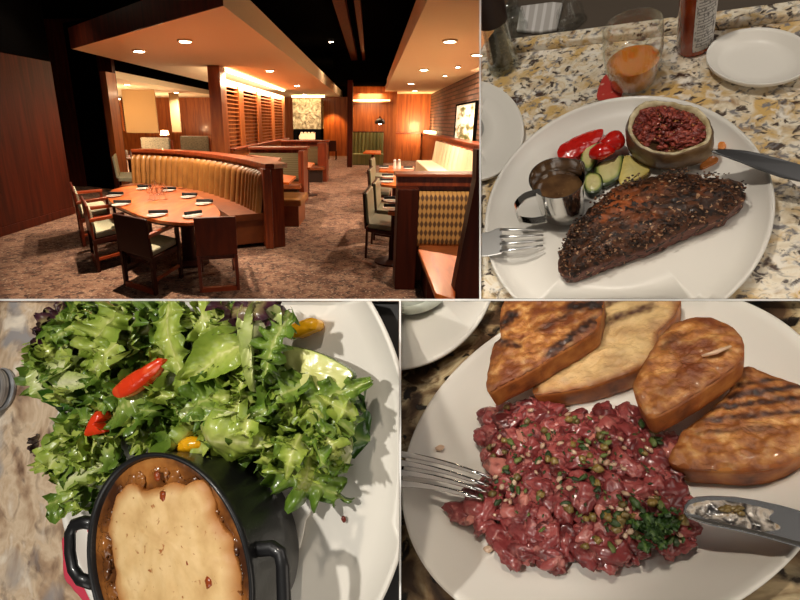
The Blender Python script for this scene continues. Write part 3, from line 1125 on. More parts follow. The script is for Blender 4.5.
arm_chair('armchair with its dark wooden back to the viewer, nearest the bottom edge left of center', [(124, 285), (156, 296), (184, 277), (155, 268)], M_chairdark, M_chairdark)
arm_chair('armchair with a red-brown wooden back, rightmost at the oval table', [(200, 293), (240, 290), (235, 268), (201, 270)], M_chair, M_chair)
arm_chair('armchair at the left end of the oval table, nearer of the two on that side', [(91, 255), (98, 273), (131, 263), (121, 249)], M_chair, M_chairdark)
arm_chair('armchair farthest back at the left end of the oval table', [(79, 231), (83.5, 247), (114, 239), (107, 227)], M_chair, M_chair)


def side_chair(label, corners):
    q = [G(a, b) for a, b in corners]
    f = bil(q)
    c = sum(q, V((0, 0, 0))) / 4
    t = thing('dining_chair', label, 'chair', (c.x, c.y, 0), 'chairs along the right-hand tables')
    mb = MB(); hx(mb, f, .05, .95, .03, .14, .46, .86, -.10); mb.build('backrest', M_greenlea, t, bevel=.012)
    mb = MB(); hx(mb, f, .0, 1.0, -.02, .028, .40, .87, -.10); mb.build('back_frame', M_chairdark, t)
    mb = MB(); hx(mb, f, .04, .96, .1, 1.0, .405, .47); mb.build('seat', M_greenlea, t, bevel=.015)
    mb = MB(); hx(mb, f, .02, .98, .05, .98, .36, .40); mb.build('seat_rail', M_chairdark, t)
    for (u, v) in ((.0, .0), (.92, .0), (.92, .90), (.0, .90)):
        mb = MB(); hx(mb, f, u, u + .08, v, v + .08, 0, .36 if v > .5 else .4, .03 if v < .5 else 0); mb.build('leg', M_chairdark, t)
    mb = MB(); hx(mb, f, .0, .06, .1, .9, .14, .17); mb.build('stretcher', M_chairdark, t)
    return t


M_greenlea = mat('green_leather', S3(108, 106, 86), rough=0.4, coat=0.2)
side_chair('green-grey upholstered side chair nearest on the aisle by the right booth', [(371, 243), (364.5, 258), (391, 263), (396, 247)])
side_chair('second green-grey side chair from the near right booth', [(378, 228), (373, 240), (396, 243), (399, 230)])
side_chair('third green-grey side chair from the near right booth', [(373, 207), (368.5, 215), (388, 217), (391, 208)])
side_chair('farthest green-grey side chair of the row by the right-hand tables', [(374, 190), (370, 195), (386, 196.5), (388, 191)])


def small_table(label, pxs):
    z = .75
    pts = [G(a, b, z) for a, b in pxs]
    c = sum(pts, V((0, 0, 0))) / 4
    t = thing('dining_table', label, 'table', (c.x, c.y, 0), 'right-hand dining tables')
    mb = MB(); mb.prism([p - V((0, 0, .04)) for p in pts], (0, 0, .04)); mb.build('tabletop', M_top, t, bevel=.005)
    mb = MB(); mb.tube([(c.x, c.y, .03), (c.x, c.y, z - .045)], .05); pd = mb.build('pedestal', M_chairdark, t)
    mb = MB(); mb.lathe([(0, 0), (.25, 0), (.25, .02), (.05, .04), (0, .04)], (c.x, c.y, 0), 20); mb.build('base', M_chairdark, pd)


small_table('dining table nearest the right booth, mostly hidden behind its wall', [(388, 212), (402, 213), (403, 199), (389, 198)])
small_table('middle dining table on the right with two dark rolled napkins', [(381, 184.5), (409, 187), (409, 176), (383, 175)])
small_table('farthest dining table on the right with a pair of white shakers', [(379, 170.5), (413, 172.5), (414, 166.5), (382, 165.5)])


def setting(px, py, z, ang, where, r=.11, roll=True):
    P = G(px, py, z)
    sx = r * 1.0
    mb = MB(); mb.lathe([(0, .001), (sx * .6, .001), (sx, .014), (sx, .018), (sx * .6, .006), (0, .006)], P, 24, 1, 1.7)
    mb.build('small_plate', M_white, smooth='auto', label='small white plate ' + where, cat='plate', group='place settings')
    d = V((math.cos(ang), math.sin(ang), 0))
    mb = MB(); mb.tube([P + d * -.105 + V((0, .03, .04)), P + d * .105 + V((0, .03, .04))], .02, 10)
    mb.build('rolled_napkin', M_napkin, smooth='auto', label='black rolled napkin ' + where, cat='napkin', group='place settings')


# ---- oval table
TZ = .75
tp = [(107.5, 197), (112, 190), (125, 186.5), (145, 185.3), (165, 186.5), (190, 192), (210, 202), (219, 210), (219.5, 216), (212, 220.5), (190, 222.5), (168, 221.5), (145, 217), (125, 209), (113, 203)]
tpw = [G(a, b, TZ) for a, b in tp]
tc_ = sum(tpw, V((0, 0, 0))) / len(tpw)
t = thing('oval_table', 'large oval wooden table set for eight in front of the curved banquette', 'table', (tc_.x, tc_.y, 0))


def top_mesh(off, z0, z1):
    mb = MB()
    n = len(tpw)
    loop = []
    for i in range(n):
        p0, p1, p2, p3 = tpw[i - 1], tpw[i], tpw[(i + 1) % n], tpw[(i + 2) % n]
        for k in range(5):
            s = k / 5
            q = .5 * ((2 * p1) + (p2 - p0) * s + (2 * p0 - 5 * p1 + 4 * p2 - p3) * s * s + (3 * p1 - p0 - 3 * p2 + p3) * s ** 3)
            q = tc_ + (q - tc_) * off
            loop.append(V((q.x, q.y, z0)))
    mb.prism(loop, (0, 0, z1 - z0))
    return mb


top_mesh(1, TZ - .035, TZ).build('tabletop', M_top, t, bevel=.006)
top_mesh(.97, TZ - .06, TZ - .036).build('edge_band', M_chairdark, t)
for k in (-.45, .45):
    dx = (tpw[8] - tpw[0]) * .5 * k
    c = tc_ + dx
    mb = MB(); mb.lathe([(0, 0), (.24, 0), (.24, .03), (.09, .06), (.08, TZ - .07), (.2, TZ - .062), (0, TZ - .062)], (c.x, c.y, 0), 24); mb.build('pedestal', M_chairdark, t, smooth='auto')
places = [(115, 195.2, 'at the far left end of the oval table'), (121.5, 204, 'at the near left side of the oval table'), (144, 188, 'on the far side of the oval table left of the glasses'), (168.5, 190, 'on the far side of the oval table right of the glasses'),
          (189, 196.3, 'on the banquette side of the oval table'), (204, 203, 'near the right end of the oval table by the banquette'), (157.5, 214.5, 'at the middle of the near side of the oval table'), (192.5, 215.5, 'at the near right of the oval table')]
for i, (px, py, wh) in enumerate(places):
    setting(px, py + 1, TZ + .001, [.1, .1, .2, .0, 0, .0, .3, .9][i], wh, r=.10)
gl = [(150, 196), (155, 196.5), (160, 196), (165.5, 195.5), (152, 191), (158, 190.5), (163.5, 190.5), (155, 187.5)]
for i, (px, py) in enumerate(gl):
    P = G(px, py + 4, TZ + .001)
    mb = MB()
    if i < 8:
        mb.lathe([(0, .0), (.033, .0), (.035, .004), (.006, .01), (.005, .075), (.03, .095), (.038, .125), (.033, .165), (.031, .165), (.036, .125), (.028, .097), (0, .082)], P, 14)
    mb.build('wine_glass', M_glass, smooth=True, label='clear stemmed glass in the cluster at the middle of the oval table', cat='glass', group='glasses on the oval table')
for (px, py, wh) in ((384, 168, 'at the aisle side of the farthest right table'), (408, 169, 'at the wall side of the farthest right table'), (387.5, 177, 'at the far side of the middle right table'), (387, 182, 'at the near side of the middle right table'),
                     (392, 201, 'at the far side of the nearest right table'), (392.5, 209, 'at the near side of the nearest right table')):
    setting(px, py, .751, .1, wh, r=.12)
for i, px in enumerate((394.5, 399)):
    P = G(px, 168.5, .751)
    t = thing('shaker', ['left white shaker standing on the farthest right table', 'right white shaker standing on the farthest right table'][i], 'shaker', P)
    mb = MB(); mb.lathe([(0, 0), (.045, 0), (.04, .05), (.03, .14), (0, .14)], P, 12); mb.build('body', M_white, t, smooth='auto')
    mb = MB(); mb.lathe([(.032, .142), (.034, .18), (.02, .2), (0, .2)], P, 12); mb.build('cap', M_steelp, t, smooth='auto')

# ---- booth at the right edge, near
yW = G(393, 280).y
xl_ = onY(393, 280, yW).x; xr_ = onY(480, 280, yW).x + .3
zW = zat(V((xl_, yW, 0)), 174)
t = thing('booth_divider', 'near booth wall on the right with a diamond patterned back pad', 'booth', ((xl_ + xr_) / 2, yW, 0))
mb = MB(); mb.box(xl_, xl_ + .22, yW - .35, yW + .15, 0, zW - .12); mb.build('end_panel', M_dark, t, bevel=.01)
mb = MB(); mb.box(xl_ + .22, xr_, yW, yW + .15, 0, zW - .12); mb.build('panel', M_wood, t)
mb = MB(); mb.box(xl_, xr_, yW - .06, yW + .2, zW - .12, zW - .02); mb.build('rail', M_wood, t)
mb = MB(); mb.box(xl_ - .02, xr_, yW - .10, yW + .28, zW - .02, zW + .01); mb.build('cap', M_woodh, t, bevel=.005)
xf0 = onY(412, 220, yW - .12).x
zf1 = zat(V((xf0, yW - .12, 0)), 192)
mb = MB()


def fn(u, v):
    e = 1 - (abs(2 * v - 1) ** 8)
    return V((xf0 + (xr_ - xf0) * u, yW - .02 - .10 * (e ** .5 if e > 0 else 0) * (1 if u > 0 else .0) - .08 * (1 - v), .42 + (zf1 - .42) * v))


mb.grid(fn, 30, 16); mb.build('padded_back', M_diamond, t, smooth=True)
mb = MB(); mb.box(xl_ + .25, xr_, yW - .85, yW - .14, .34, .46); mb.build('bench_seat', M_brownlea, t, bevel=.03)
mb = MB(); mb.box(xl_ + .30, xr_, yW - .8, yW - .14, .0, .335); mb.build('bench_base', M_dark, t)
tt = [G(418, 249, TZ), G(458, 256, TZ), G(455, 300, TZ), G(452, 299, TZ), G(435, 293, TZ)]
c = sum(tt, V((0, 0, 0))) / 5
t = thing('booth_table', 'reddish wooden booth table at the right edge with clipped corners', 'table', (c.x, c.y, 0))
mb = MB(); mb.prism([p - V((0, 0, .035)) for p in tt], (0, 0, .035)); mb.build('tabletop', M_top, t, bevel=.006)
mb = MB(); mb.tube([(c.x + .15, c.y, 0.0), (c.x + .15, c.y, TZ - .04)], .06); mb.build('pedestal', M_chairdark, t)
yp = 3.0
pp = [onY(452, 300, yp), onY(476, 180, yp), onY(477, 150, yp), onY(500, 150, yp), onY(500, 300, yp)]
lowx = onY(446, 330, yp)
pp = [V((lowx.x - .04, yp, 0.0))] + pp[0:1] + pp[1:4] + [V((pp[3].x, yp, 0.0))]
mb = MB(); mb.prism(pp, (0, .12, 0))
mb.build('booth_end_panel', M_dark, label='dark wooden slanted end panel at the right edge of the dining room', cat='partition')

# ---- back-left dining room
yb = 21.0
X = lambda px, y=yb: onY(px, 130, y).x
Zp = lambda px, py, y: onY(px, py, y).z
mb = MB(); mb.box(X(126), X(158), yb + .02, yb + .10, Zp(140, 133, yb), Zp(140, 89, yb))
t = thing('hanging_screen', 'large cream fabric panel hanging in the back-left dining room', 'screen', (X(142), yb, Zp(140, 133, yb)))
mb.build('fabric', mat('cream_panel', S3(168, 138, 96), rough=.9), t)
mb = MB(); mb.box(X(126) - .04, X(158) + .04, yb, yb + .14, Zp(140, 89, yb) + .001, WZ - .002); mb.build('top_rail', M_trimring, t)
yc = 23.5
mb = MB(); mb.box(X(172, yc), X(181, yc), yc, yc + .1, Zp(140, 132, yc), WZ - .002)
mb.build('hanging_screen', bpy.data.materials['cream_panel'], label='narrow cream fabric panel farther back in the left dining room', cat='screen')
for i, (px, py, y) in enumerate(((117, 136, 19.5), (164.5, 133, 25.0))):
    P = onY(px, py, y)
    t = thing('floor_lamp', ['glowing lamp on the left beside the hanging cream panel', 'glowing lamp to the right of the hanging cream panel'][i], 'lamp', (P.x, P.y, P.z - .15))
    mb = MB(); mb.lathe([(.12, -.09), (.22, -.09), (.17, .12), (.12, .12)], P, 20, close=True); mb.build('lamp_shade', M_shade, t, smooth='auto')
    mb = MB(); mb.tube([(P.x, P.y, .001), P + V((0, 0, -.02))], .02, 8); mb.build('stem', M_chairdark, t)
    l = bpy.data.lights.new('lamp', 'POINT'); l.energy = 330; l.color = (1, .66, .36); l.shadow_soft_size = .1
    lo = bpy.data.objects.new('lamp', l); col.objects.link(lo); lo.location = P + V((0, -.35, .1))
for i, (x0, x1, y, y0, y1) in enumerate(((139, 168, 20.0, 150, 137.5), (179, 207, 22.0, 150, 136))):
    xa_, xb_ = X(x0, y), X(x1, y)
    t = thing('upholstered_booth', ['grey patterned booth back behind the left part of the curved banquette', 'grey patterned booth back just left of the wood pillar'][i], 'booth', ((xa_ + xb_) / 2, y, 0), 'grey booths in the back-left dining room')
    zt2 = Zp(150, y1, y)
    mb = MB(); mb.box(xa_, xb_, y, y + .15, .4, zt2); mb.build('backrest', M_greyfab, t, bevel=.04)
    mb = MB(); mb.box(xa_ + .05, xb_ - .05, y - .6, y - .01, 0, .45); mb.build('seat', M_greyfab, t, bevel=.03)
    mb = MB(); mb.box(xa_ - .05, xb_ + .05, y + .152, y + .3, 0, zt2 - .1); mb.build('panel', M_wood, t)
# window with dark blinds at the back
t = thing('window_blind', 'dark slatted blind with a wooden frame at the far left of the back dining room', 'blind', (X(118, 26), 26, 1.0))
mb = MB(); mb.box(X(111, 26), X(122, 26), 26, 27.98, Zp(110, 131, 26), Zp(110, 104, 26)); mb.build('slats', mat('blind', S3(60, 40, 28), rough=.6, over=[('wave_z', 3, .5, .8, S3(110, 80, 50))]), t)
mb = MB(); mb.box(X(122, 26), X(124, 26), 25.95, 26.1, Zp(110, 131, 26), Zp(110, 101, 26)); mb.box(X(109, 26), X(122, 26), 25.95, 26.1, Zp(110, 104, 26), Zp(110, 101.5, 26)); mb.build('frame', M_wall, t)
t = thing('cove_light', 'strip of light above the dark blind at the far left', 'light', (X(117, 26), 25.9, 2.6))
mb = MB(); mb.box(X(109, 26), X(125, 26), 25.7, 25.9, Zp(110, 100, 26), Zp(110, 98.5, 26)); mb.build('tube', bpy.data.materials['cove_bright'], t)
# table at the back-left with shakers, chair beside
bt = [G(118, 158, .75), G(139, 159, .75), G(140, 155.5, .75), G(120, 155, .75)]
c = sum(bt, V((0, 0, 0))) / 4
t = thing('dining_table', 'reddish table behind the left end of the curved banquette', 'table', (c.x, c.y, 0))
mb = MB(); mb.prism([p - V((0, 0, .04)) for p in bt], (0, 0, .04)); mb.build('tabletop', M_top, t)
mb = MB(); mb.tube([(c.x, c.y, 0), (c.x, c.y, .7)], .05); mb.build('pedestal', M_chairdark, t)
for i, px in enumerate((126.5, 132)):
    P = G(px, 156.8, .751)
    mb = MB(); mb.lathe([(0, 0), (.06, 0), (.05, .16), (.03, .2), (0, .2)], P, 12)
    mb.build('shaker', M_white, smooth='auto', label=['left white shaker on the table behind the banquette end', 'right white shaker on the table behind the banquette end'][i], cat='shaker')
q = [G(119, 197), G(121, 189.5), G(137, 190), G(138, 198)]
f = bil(q)
t = thing('dining_chair', 'light grey cushioned chair behind the left end of the curved banquette', 'chair', (sum(q, V((0, 0, 0))) / 4))
mb = MB(); hx(mb, f, 0, 1, 0, .1, .45, .95, -.1); mb.build('backrest', M_seat, t, bevel=.01)
mb = MB(); hx(mb, f, 0, 1, .1, 1, .38, .47); mb.build('seat', M_seat, t, bevel=.01)
for (u, v) in ((.0, .0), (.9, .0), (.9, .9), (.0, .9)):
    mb = MB(); hx(mb, f, u, u + .1, v, v + .1, 0, .38); mb.build('leg', M_chairdark, t)

# ---- thin white boards between the four compartments
M_board = mat('white_board', S3(244, 244, 242), rough=.7)


def rp(px, py, dist):
    r = ray(px, py)
    return CAM + r * dist      # dist measured along the view axis


def board(name, a, b, wa, wb, d0a, d1a, d0b, d1b):
    """a, b: the pair of pixel ends of one border; wa, wb: half widths; depths at each end"""
    mb = MB()
    (ax, ay), (bx, by) = a, b
    mb.hexa([rp(ax - wa, ay - wb, d0a), rp(bx - wa, by - wb, d0b), rp(bx + wa, by + wb, d0b), rp(ax + wa, ay + wb, d0a)],
            [rp(ax - wa, ay - wb, d1a), rp(bx - wa, by - wb, d1b), rp(bx + wa, by + wb, d1b), rp(ax + wa, ay + wb, d1a)])
    return mb.build(name, M_board, kind='structure')


def fdepth(fr, px, py):
    P = fr.M @ fr.at(px, py, 0)
    return -(RM.transposed() @ (P - CAM)).z


def bd(name, fr_list, a, b, wa, wb, near=.03, far=.25):
    da = [fdepth(f, *a) for f in fr_list]; db = [fdepth(f, *b) for f in fr_list]
    board(name, a, b, wa, wb, min(da) - near, max(da) + far, min(db) - near, max(db) + far)


bd('wall_divider_top', [F2], (480.2, -12), (480.2, 300), .9, 0)
bd('wall_divider_bottom', [F3, F4], (400.1, 300), (400.1, 612), .9, 0)
bd('wall_divider_left', [F3], (-12, 299.9), (400.1, 299.9), 0, 1.0)
bd('wall_divider_middle', [F4], (400.1, 299.9), (480.2, 299.9), 0, 1.0)
bd('wall_divider_right', [F2, F4], (480.2, 299.9), (812, 299.9), 0, 1.0)

# =================================================================== TABLE TOPS
import numpy as np
M_thin = thin_glass('thin_glass', (.96, .97, .96), .35)
M_china = mat('white_porcelain', S3(228, 223, 213), rough=0.42, coat=0.06)
M_steel = mat('polished_steel', (0.66, 0.65, 0.63), rough=0.3, metal=.9)
M_steel2 = mat('shiny_steel', (0.70, 0.69, 0.67), rough=0.12, metal=1)


def granite(name, stops, s, over):
    return mat(name, stops=stops, scale=s, detail=9, dist=0.5, rough=0.22, coat=0.3, over=over)


def pts_at(fr, px, h):
    return [fr.at(a, b, h) for a, b in px]


def ellipse_fit(pts):
    P = np.array([(p.x, p.y) for p in pts])
    m = P.mean(0)
    s = np.abs(P - m).max()
    X, Y = (P[:, 0] - m[0]) / s, (P[:, 1] - m[1]) / s
    A = np.stack([X * X, X * Y, Y * Y, X, Y], 1)
    a, b, c, d, e = np.linalg.lstsq(A, np.ones(len(X)), rcond=None)[0]
    Q = np.array([[a, b / 2], [b / 2, c]])
    cen = np.linalg.solve(-2 * Q, [d, e])
    k = 1 + cen @ Q @ cen
    w_, U = np.linalg.eigh(Q / k)
    ax = 1 / np.sqrt(w_)
    return V((m[0] + cen[0] * s, m[1] + cen[1] * s)), ax[0] * s, ax[1] * s, math.atan2(U[1, 0], U[0, 0])


def ellipse_px(cx, cy, a, b, rot=0, n=24):
    out = []
    for k in range(n):
        t = 2 * math.pi * k / n
        x, y = a * math.cos(t), b * math.sin(t)
        out.append((cx + x * math.cos(rot) - y * math.sin(rot), cy + x * math.sin(rot) + y * math.cos(rot)))
    return out


def plate(fr, px, label, h=.022, name='dinner_plate', lip=.16, group=None, well=.006):
    c, a, b, rot = ellipse_fit(pts_at(fr, px, h))
    mb = MB()
    w0 = 1 - lip * 2
    prof = [(0, well), (w0 * .7, well), (w0, well + .0005), (w0 + .05, well + .003), (1 - lip * .4, h * .82), (.985, h), (1.0, h - .001), (.995, h - .004), (w0 + .06, .003), (w0 * .9, .001), (0, .001)]
    mb.lathe(prof, (c.x, c.y, 0), 128, a, b, rot)
    return mb.build(name, M_china, smooth=True, label=label, cat='plate', group=group), c, a, b, rot


def slab(fr, px, z0, z1, name, m, label, cat):
    mb = MB()
    P = pts_at(fr, px, 0)
    mb.prism([V((p.x, p.y, z0)) for p in P], (0, 0, z1 - z0))
    return mb.build(name, m, label=label, cat=cat)


def cutlery_blade(px, h, th=.0022, name='blade', m=None, parent=None, **k):
    """flat piece of metal traced on a sheet over the counter; h: height or function of (px, py)"""
    fr = cur[0]
    hf = h if callable(h) else (lambda a, b: h)
    P = [fr.at(a, b, hf(a, b)) for a, b in px]
    mb = MB()
    mb.prism(P, (0, 0, -th))
    return mb.build(name, m or M_steel, parent, bevel=th * .45, **k)


# ------------------------------------------------------------------- steak table (upper right)
cur[0] = F2
M_gr2 = granite('cream_granite', [(0.30, S3(166, 136, 104)), (0.40, S3(216, 200, 172)), (0.5, S3(236, 226, 206)), (0.58, S3(218, 196, 158)), (0.66, S3(240, 232, 218)), (0.78, S3(190, 166, 140))], 46,
                [('noise', 26, 0.50, 0.64, S3(208, 172, 108)), ('noise', 105, 0.56, 0.63, S3(84, 72, 64)), ('noise', 42, 0.60, 0.67, S3(76, 56, 46)), ('noise', 120, 0.55, 0.66, S3(126, 122, 122)), ('noise', 60, .56, .66, S3(236, 228, 214))])
ct = slab(F2, [(481.4, 298.4), (1000, 298.4), (1000, -2.3), (481.4, 57.3)], -.03, 0, 'granite_countertop', M_gr2, 'cream and gold speckled granite counter under the steak plate', 'countertop')
yl = lambda x: 57.5 - .115 * (x - 480)
mb = MB()
a, b = F2.at(481.4, yl(481.4), 0), F2.at(1000, yl(1000), 0)
bk = V((b - a).y * -1, (b - a).x) if False else V((-(b - a).y, (b - a).x, 0)).normalized()
if bk.y < 0:
    bk = -bk
mb.prism([V((p.x, p.y, -.03)) for p in (a + bk * .001, b + bk * .001, b + bk * .022, a + bk * .022)], (0, 0, .040))
mb.build('granite_upstand', M_gr2, bevel=.002, label='raised granite strip along the back of the steak counter', cat='ledge', trim=True)
mb = MB(); mb.prism([V((p.x, p.y, -.03)) for p in (a + bk * .023, b + bk * .023, b + bk * .30, a + bk * .30)], (0, 0, .030))
mb.build('back_shelf', mat('dark_shelf', S3(84, 74, 64), rough=.5), label='dark narrow shelf behind the granite counter', cat='shelf')
M_door = mat('brushed_door', S3(104, 92, 82), rough=.38, metal=.6)
dirl = (b - a).normalized()
dw = (b - a).length
t = thing('metal_cabinet', 'brushed metal cabinet doors behind the steak counter', 'cabinet', a + bk * .31 + V((0, 0, -.1)))
segs = [(-.02, .072), (.0735, .185), (.1865, .42), (.4215, 1.0)]
for s0, s1 in segs:
    mb = MB()
    q0, q1 = a + dirl * s0 + bk * .31, a + dirl * s1 + bk * .31
    mb.prism([V((q0.x, q0.y, -.1)), V((q1.x, q1.y, -.1)), V((q1.x, q1.y, -.1)) + bk * .02, V((q0.x, q0.y, -.1)) + bk * .02], (0, 0, .7))
    mb.build('door', M_door, t, bevel=.003)
p_main = [(487, 204), (486, 220), (498, 278), (513, 298), (520, 144), (554, 120), (580, 105), (620, 97), (640, 95.5), (680, 99), (726, 119), (740, 126), (758, 150), (771, 174), (776, 200), (773, 230), (762, 254), (740, 284), (729, 298)]
plate(F2, p_main, 'large white dinner plate carrying the steak and potato', h=.020, lip=.075)
plate(F2, ellipse_px(760, 55.5, 54, 28.5), 'empty small white plate at the right end of the steak counter', h=.016, name='side_plate', lip=.14)
_, c, aa, bb, ro = plate(F2, ellipse_px(468, 130, 56, 51), 'cut-off white plate with a grey round middle at the left of the steak counter', h=.010, name='side_plate', lip=.12)
mb = MB(); mb.lathe([(.34, .0068), (.34, .0078), (0, .0078)], (c.x, c.y, 0), 48, aa, bb, ro)
mb.build('grey_roundel', mat('grey_glaze', S3(150, 148, 142), rough=.3), label='grey round print in the middle of the cut-off plate', cat='coaster')

# steak
ZB = .0075
st = [(558, 258, .022), (566, 236, .026), (580, 214, .028), (600, 196, .028), (618, 183, .028), (640, 176, .028), (660, 170, .028), (692, 169, .028), (706, 175, .026), (720, 174, .028), (737, 179, .024), (745, 194, .018), (742, 209, ZB), (730, 221, ZB), (716, 229, ZB), (680, 242, ZB), (652, 255, ZB), (620, 266, ZB), (584, 280, ZB), (567, 284, ZB), (561, 275, .012)]
so = [F2.at(*q) for q in st]
stc = sum(so, V((0, 0, 0))) / len(so)
M_steak = mat('seared_beef', stops=[(0.32, S3(30, 18, 11)), (0.45, S3(60, 36, 22)), (0.54, S3(92, 54, 32)), (0.64, S3(70, 42, 26)), (0.74, S3(38, 22, 13))], scale=60, detail=9, dist=.8, rough=.5, coat=.05, spec=.3,
              over=[('attr:pale', 1, .15, 1.1, S3(152, 78, 34)), ('attr:side', 1, 0.2, 1.0, S3(104, 66, 56)), ('noise', 170, .53, .60, S3(30, 19, 14)), ('noise', 240, .62, .66, S3(170, 130, 96))], bump=(300, 1.0, 'noise', None, .003))


def steak_h(t, x, y):
    return ZB + .0245 * (1 - .42 * t ** 4) + .0042 * fbm(x * 38, y * 38, 1.0) + .0012 * nz(x * 200, y * 200, 3)


GZ = [(F2.at(622, 200, .03), .020, 1.0), (F2.at(606, 214, .03), .012, .8), (F2.at(660, 186, .03), .012, .5), (F2.at(700, 190, .03), .012, .35), (F2.at(645, 215, .03), .014, .5)]


def glaze(x, y):
    v = 0
    for g_, s_, a_ in GZ:
        v = max(v, a_ * math.exp(-((x - g_.x) ** 2 + (y - g_.y) ** 2) / (s_ * s_)))
    return max(0, v * (1 + 1.6 * fbm(x * 110, y * 110, 7)))


t = thing('peppered_steak', 'thick peppercorn crusted steak across the middle of the white plate', 'steak', V((stc.x, stc.y, ZB)))
mb = MB().outline([(p.x, p.y) for p in so], steak_h, rings=40, nseg=200, base=ZB, wall=10, edge_jit=.035, seed=2, inset=.02,
                  vals={'side': lambda co, t_, s: 1.0 if s == 'side' else (max(0, t_ - .96) * 20), 'pale': lambda co, t_, s: 0 if s == 'side' else glaze(co.x, co.y)})
for vt in mb.bm.verts:
    k = .0018 * fbm(vt.co.x * 90, vt.co.y * 90, vt.co.z * 120)
    vt.co += V((vt.co.x - stc.x, vt.co.y - stc.y, 0)).normalized() * k
mb.build('meat', M_steak, t, smooth=True)


def inside(poly, x, y):
    r = False
    n = len(poly)
    for i in range(n):
        x1, y1 = poly[i][:2]
        x2, y2 = poly[(i + 1) % n][:2]
        if (y1 > y) != (y2 > y) and x < (x2 - x1) * (y - y1) / (y2 - y1) + x1:
            r = not r
    return r


def scatter(poly, n, rnd):
    xs, ys_ = [p[0] for p in poly], [p[1] for p in poly]
    out = []
    while len(out) < n:
        x, y = rnd.uniform(min(xs), max(xs)), rnd.uniform(min(ys_), max(ys_))
        if inside(poly, x, y):
            out.append((x, y))
    return out


rnd = random.Random(3)
mb = MB()
sp = [(p.x, p.y) for p in so]
for x, y in scatter(sp, 2100, rnd):
    if nz(x * 50, y * 50, 9) < -.12 + rnd.uniform(-.25, .1) + .7 * glaze(x, y):
        continue
    z = steak_h(0.6, x, y)
    r = rnd.uniform(.0006, .0015)
    mb.blob((x, y, z + r * .2), (r, r * rnd.uniform(.6, 1), r * .7), 1, .3, 2, seed=rnd.random() * 50, vals={'v': rnd.random()})
mb.build('peppercorn_crust', mat('cracked_pepper', attr=('v', [(0, S3(28, 17, 11)), (.55, S3(60, 36, 22)), (.82, S3(110, 68, 40)), (.96, S3(140, 106, 76)), (1, S3(200, 170, 136))]), rough=.55, coat=.1), t, smooth=True, kind='stuff')

# potato
rimpx = [(627, 130), (629, 116), (639, 104), (660, 101), (688, 105), (704, 115), (713, 128), (711, 141), (694, 149), (672, 155), (648, 151), (634, 142)]
rl = [F2.at(a_, b_, .058 - .022 * (b_ - 101) / 54) for a_, b_ in rimpx]
dense = []
for i in range(len(rl)):
    p0, p1, p2, p3 = rl[i - 1], rl[i], rl[(i + 1) % len(rl)], rl[(i + 2) % len(rl)]
    for k in range(9):
        s_ = k / 9
        dense.append(.5 * ((2 * p1) + (p2 - p0) * s_ + (2 * p0 - 5 * p1 + 4 * p2 - p3) * s_ * s_ + (3 * p1 - p0 - 3 * p2 + p3) * s_ ** 3))
c = sum(dense, V((0, 0, 0))) / len(dense)
t = thing('stuffed_potato', 'halved baked potato stuffed with bacon, behind the steak', 'potato', V((c.x, c.y, ZB)))


def prings(spec, cap_last=True, cap_first=False):
    """rings around the potato: (scale of the rim loop, height fraction from the plate 0 to the rim 1, extra drop)"""
    mb = MB()
    prev = None
    for sc_, hf_, dr in spec:
        ring = []
        for q in dense:
            x, y = c.x + (q.x - c.x) * sc_, c.y + (q.y - c.y) * sc_
            z = ZB + (q.z - ZB) * hf_ - dr
            k = fbm(x * 60, y * 60, z * 60)
            k2 = fbm(x * 230, y * 230, z * 230)
            ring.append(mb.v(V((x + (q.x - c.x) * .05 * k, y + (q.y - c.y) * .05 * k, max(ZB, z + .0015 * k + .0009 * k2)))))
        if prev:
            for i in range(len(ring)):
                mb.bm.faces.new((prev[i], prev[(i + 1) % len(ring)], ring[(i + 1) % len(ring)], ring[i]))
        elif cap_first:
            mb.bm.faces.new(ring[::-1])
        prev = ring
    mb.bm.faces.new(prev)
    return mb


prings([(.55, 0, 0), (.78, .03, 0), (.93, .18, 0), (1.02, .42, 0), (1.06, .65, 0), (1.05, .85, 0), (1.01, .97, 0), (.98, 1.0, 0), (.95, .97, 0)], cap_first=True).build(
    'skin', mat('potato_skin', stops=[(.3, S3(40, 26, 15)), (.48, S3(88, 60, 34)), (.62, S3(120, 90, 54)), (.75, S3(156, 128, 86))], scale=40, stretch=(1, 1, .6), detail=8, rough=.42, coat=.3, bump=(180, .6, 'noise', None, .003)), t, smooth=True)
pfl = prings([(.99, .96, 0), (.965, 1.0, -.0012), (.90, 1.0, -.0010), (.84, 1.0, .002), (.74, 1.0, .008), (.3, 1.0, .012)]).build(
    'flesh', mat('potato_flesh', stops=[(.3, S3(164, 142, 98)), (.7, S3(222, 208, 172))], scale=110, rough=.55, bump=(200, .5, 'noise', None, .003)), t, smooth=True)
mb = MB()
gx = np.array([(q.x - c.x, q.y - c.y, 1) for q in dense]); gz = np.array([q.z for q in dense])
pc = np.linalg.lstsq(gx, gz, rcond=None)[0]
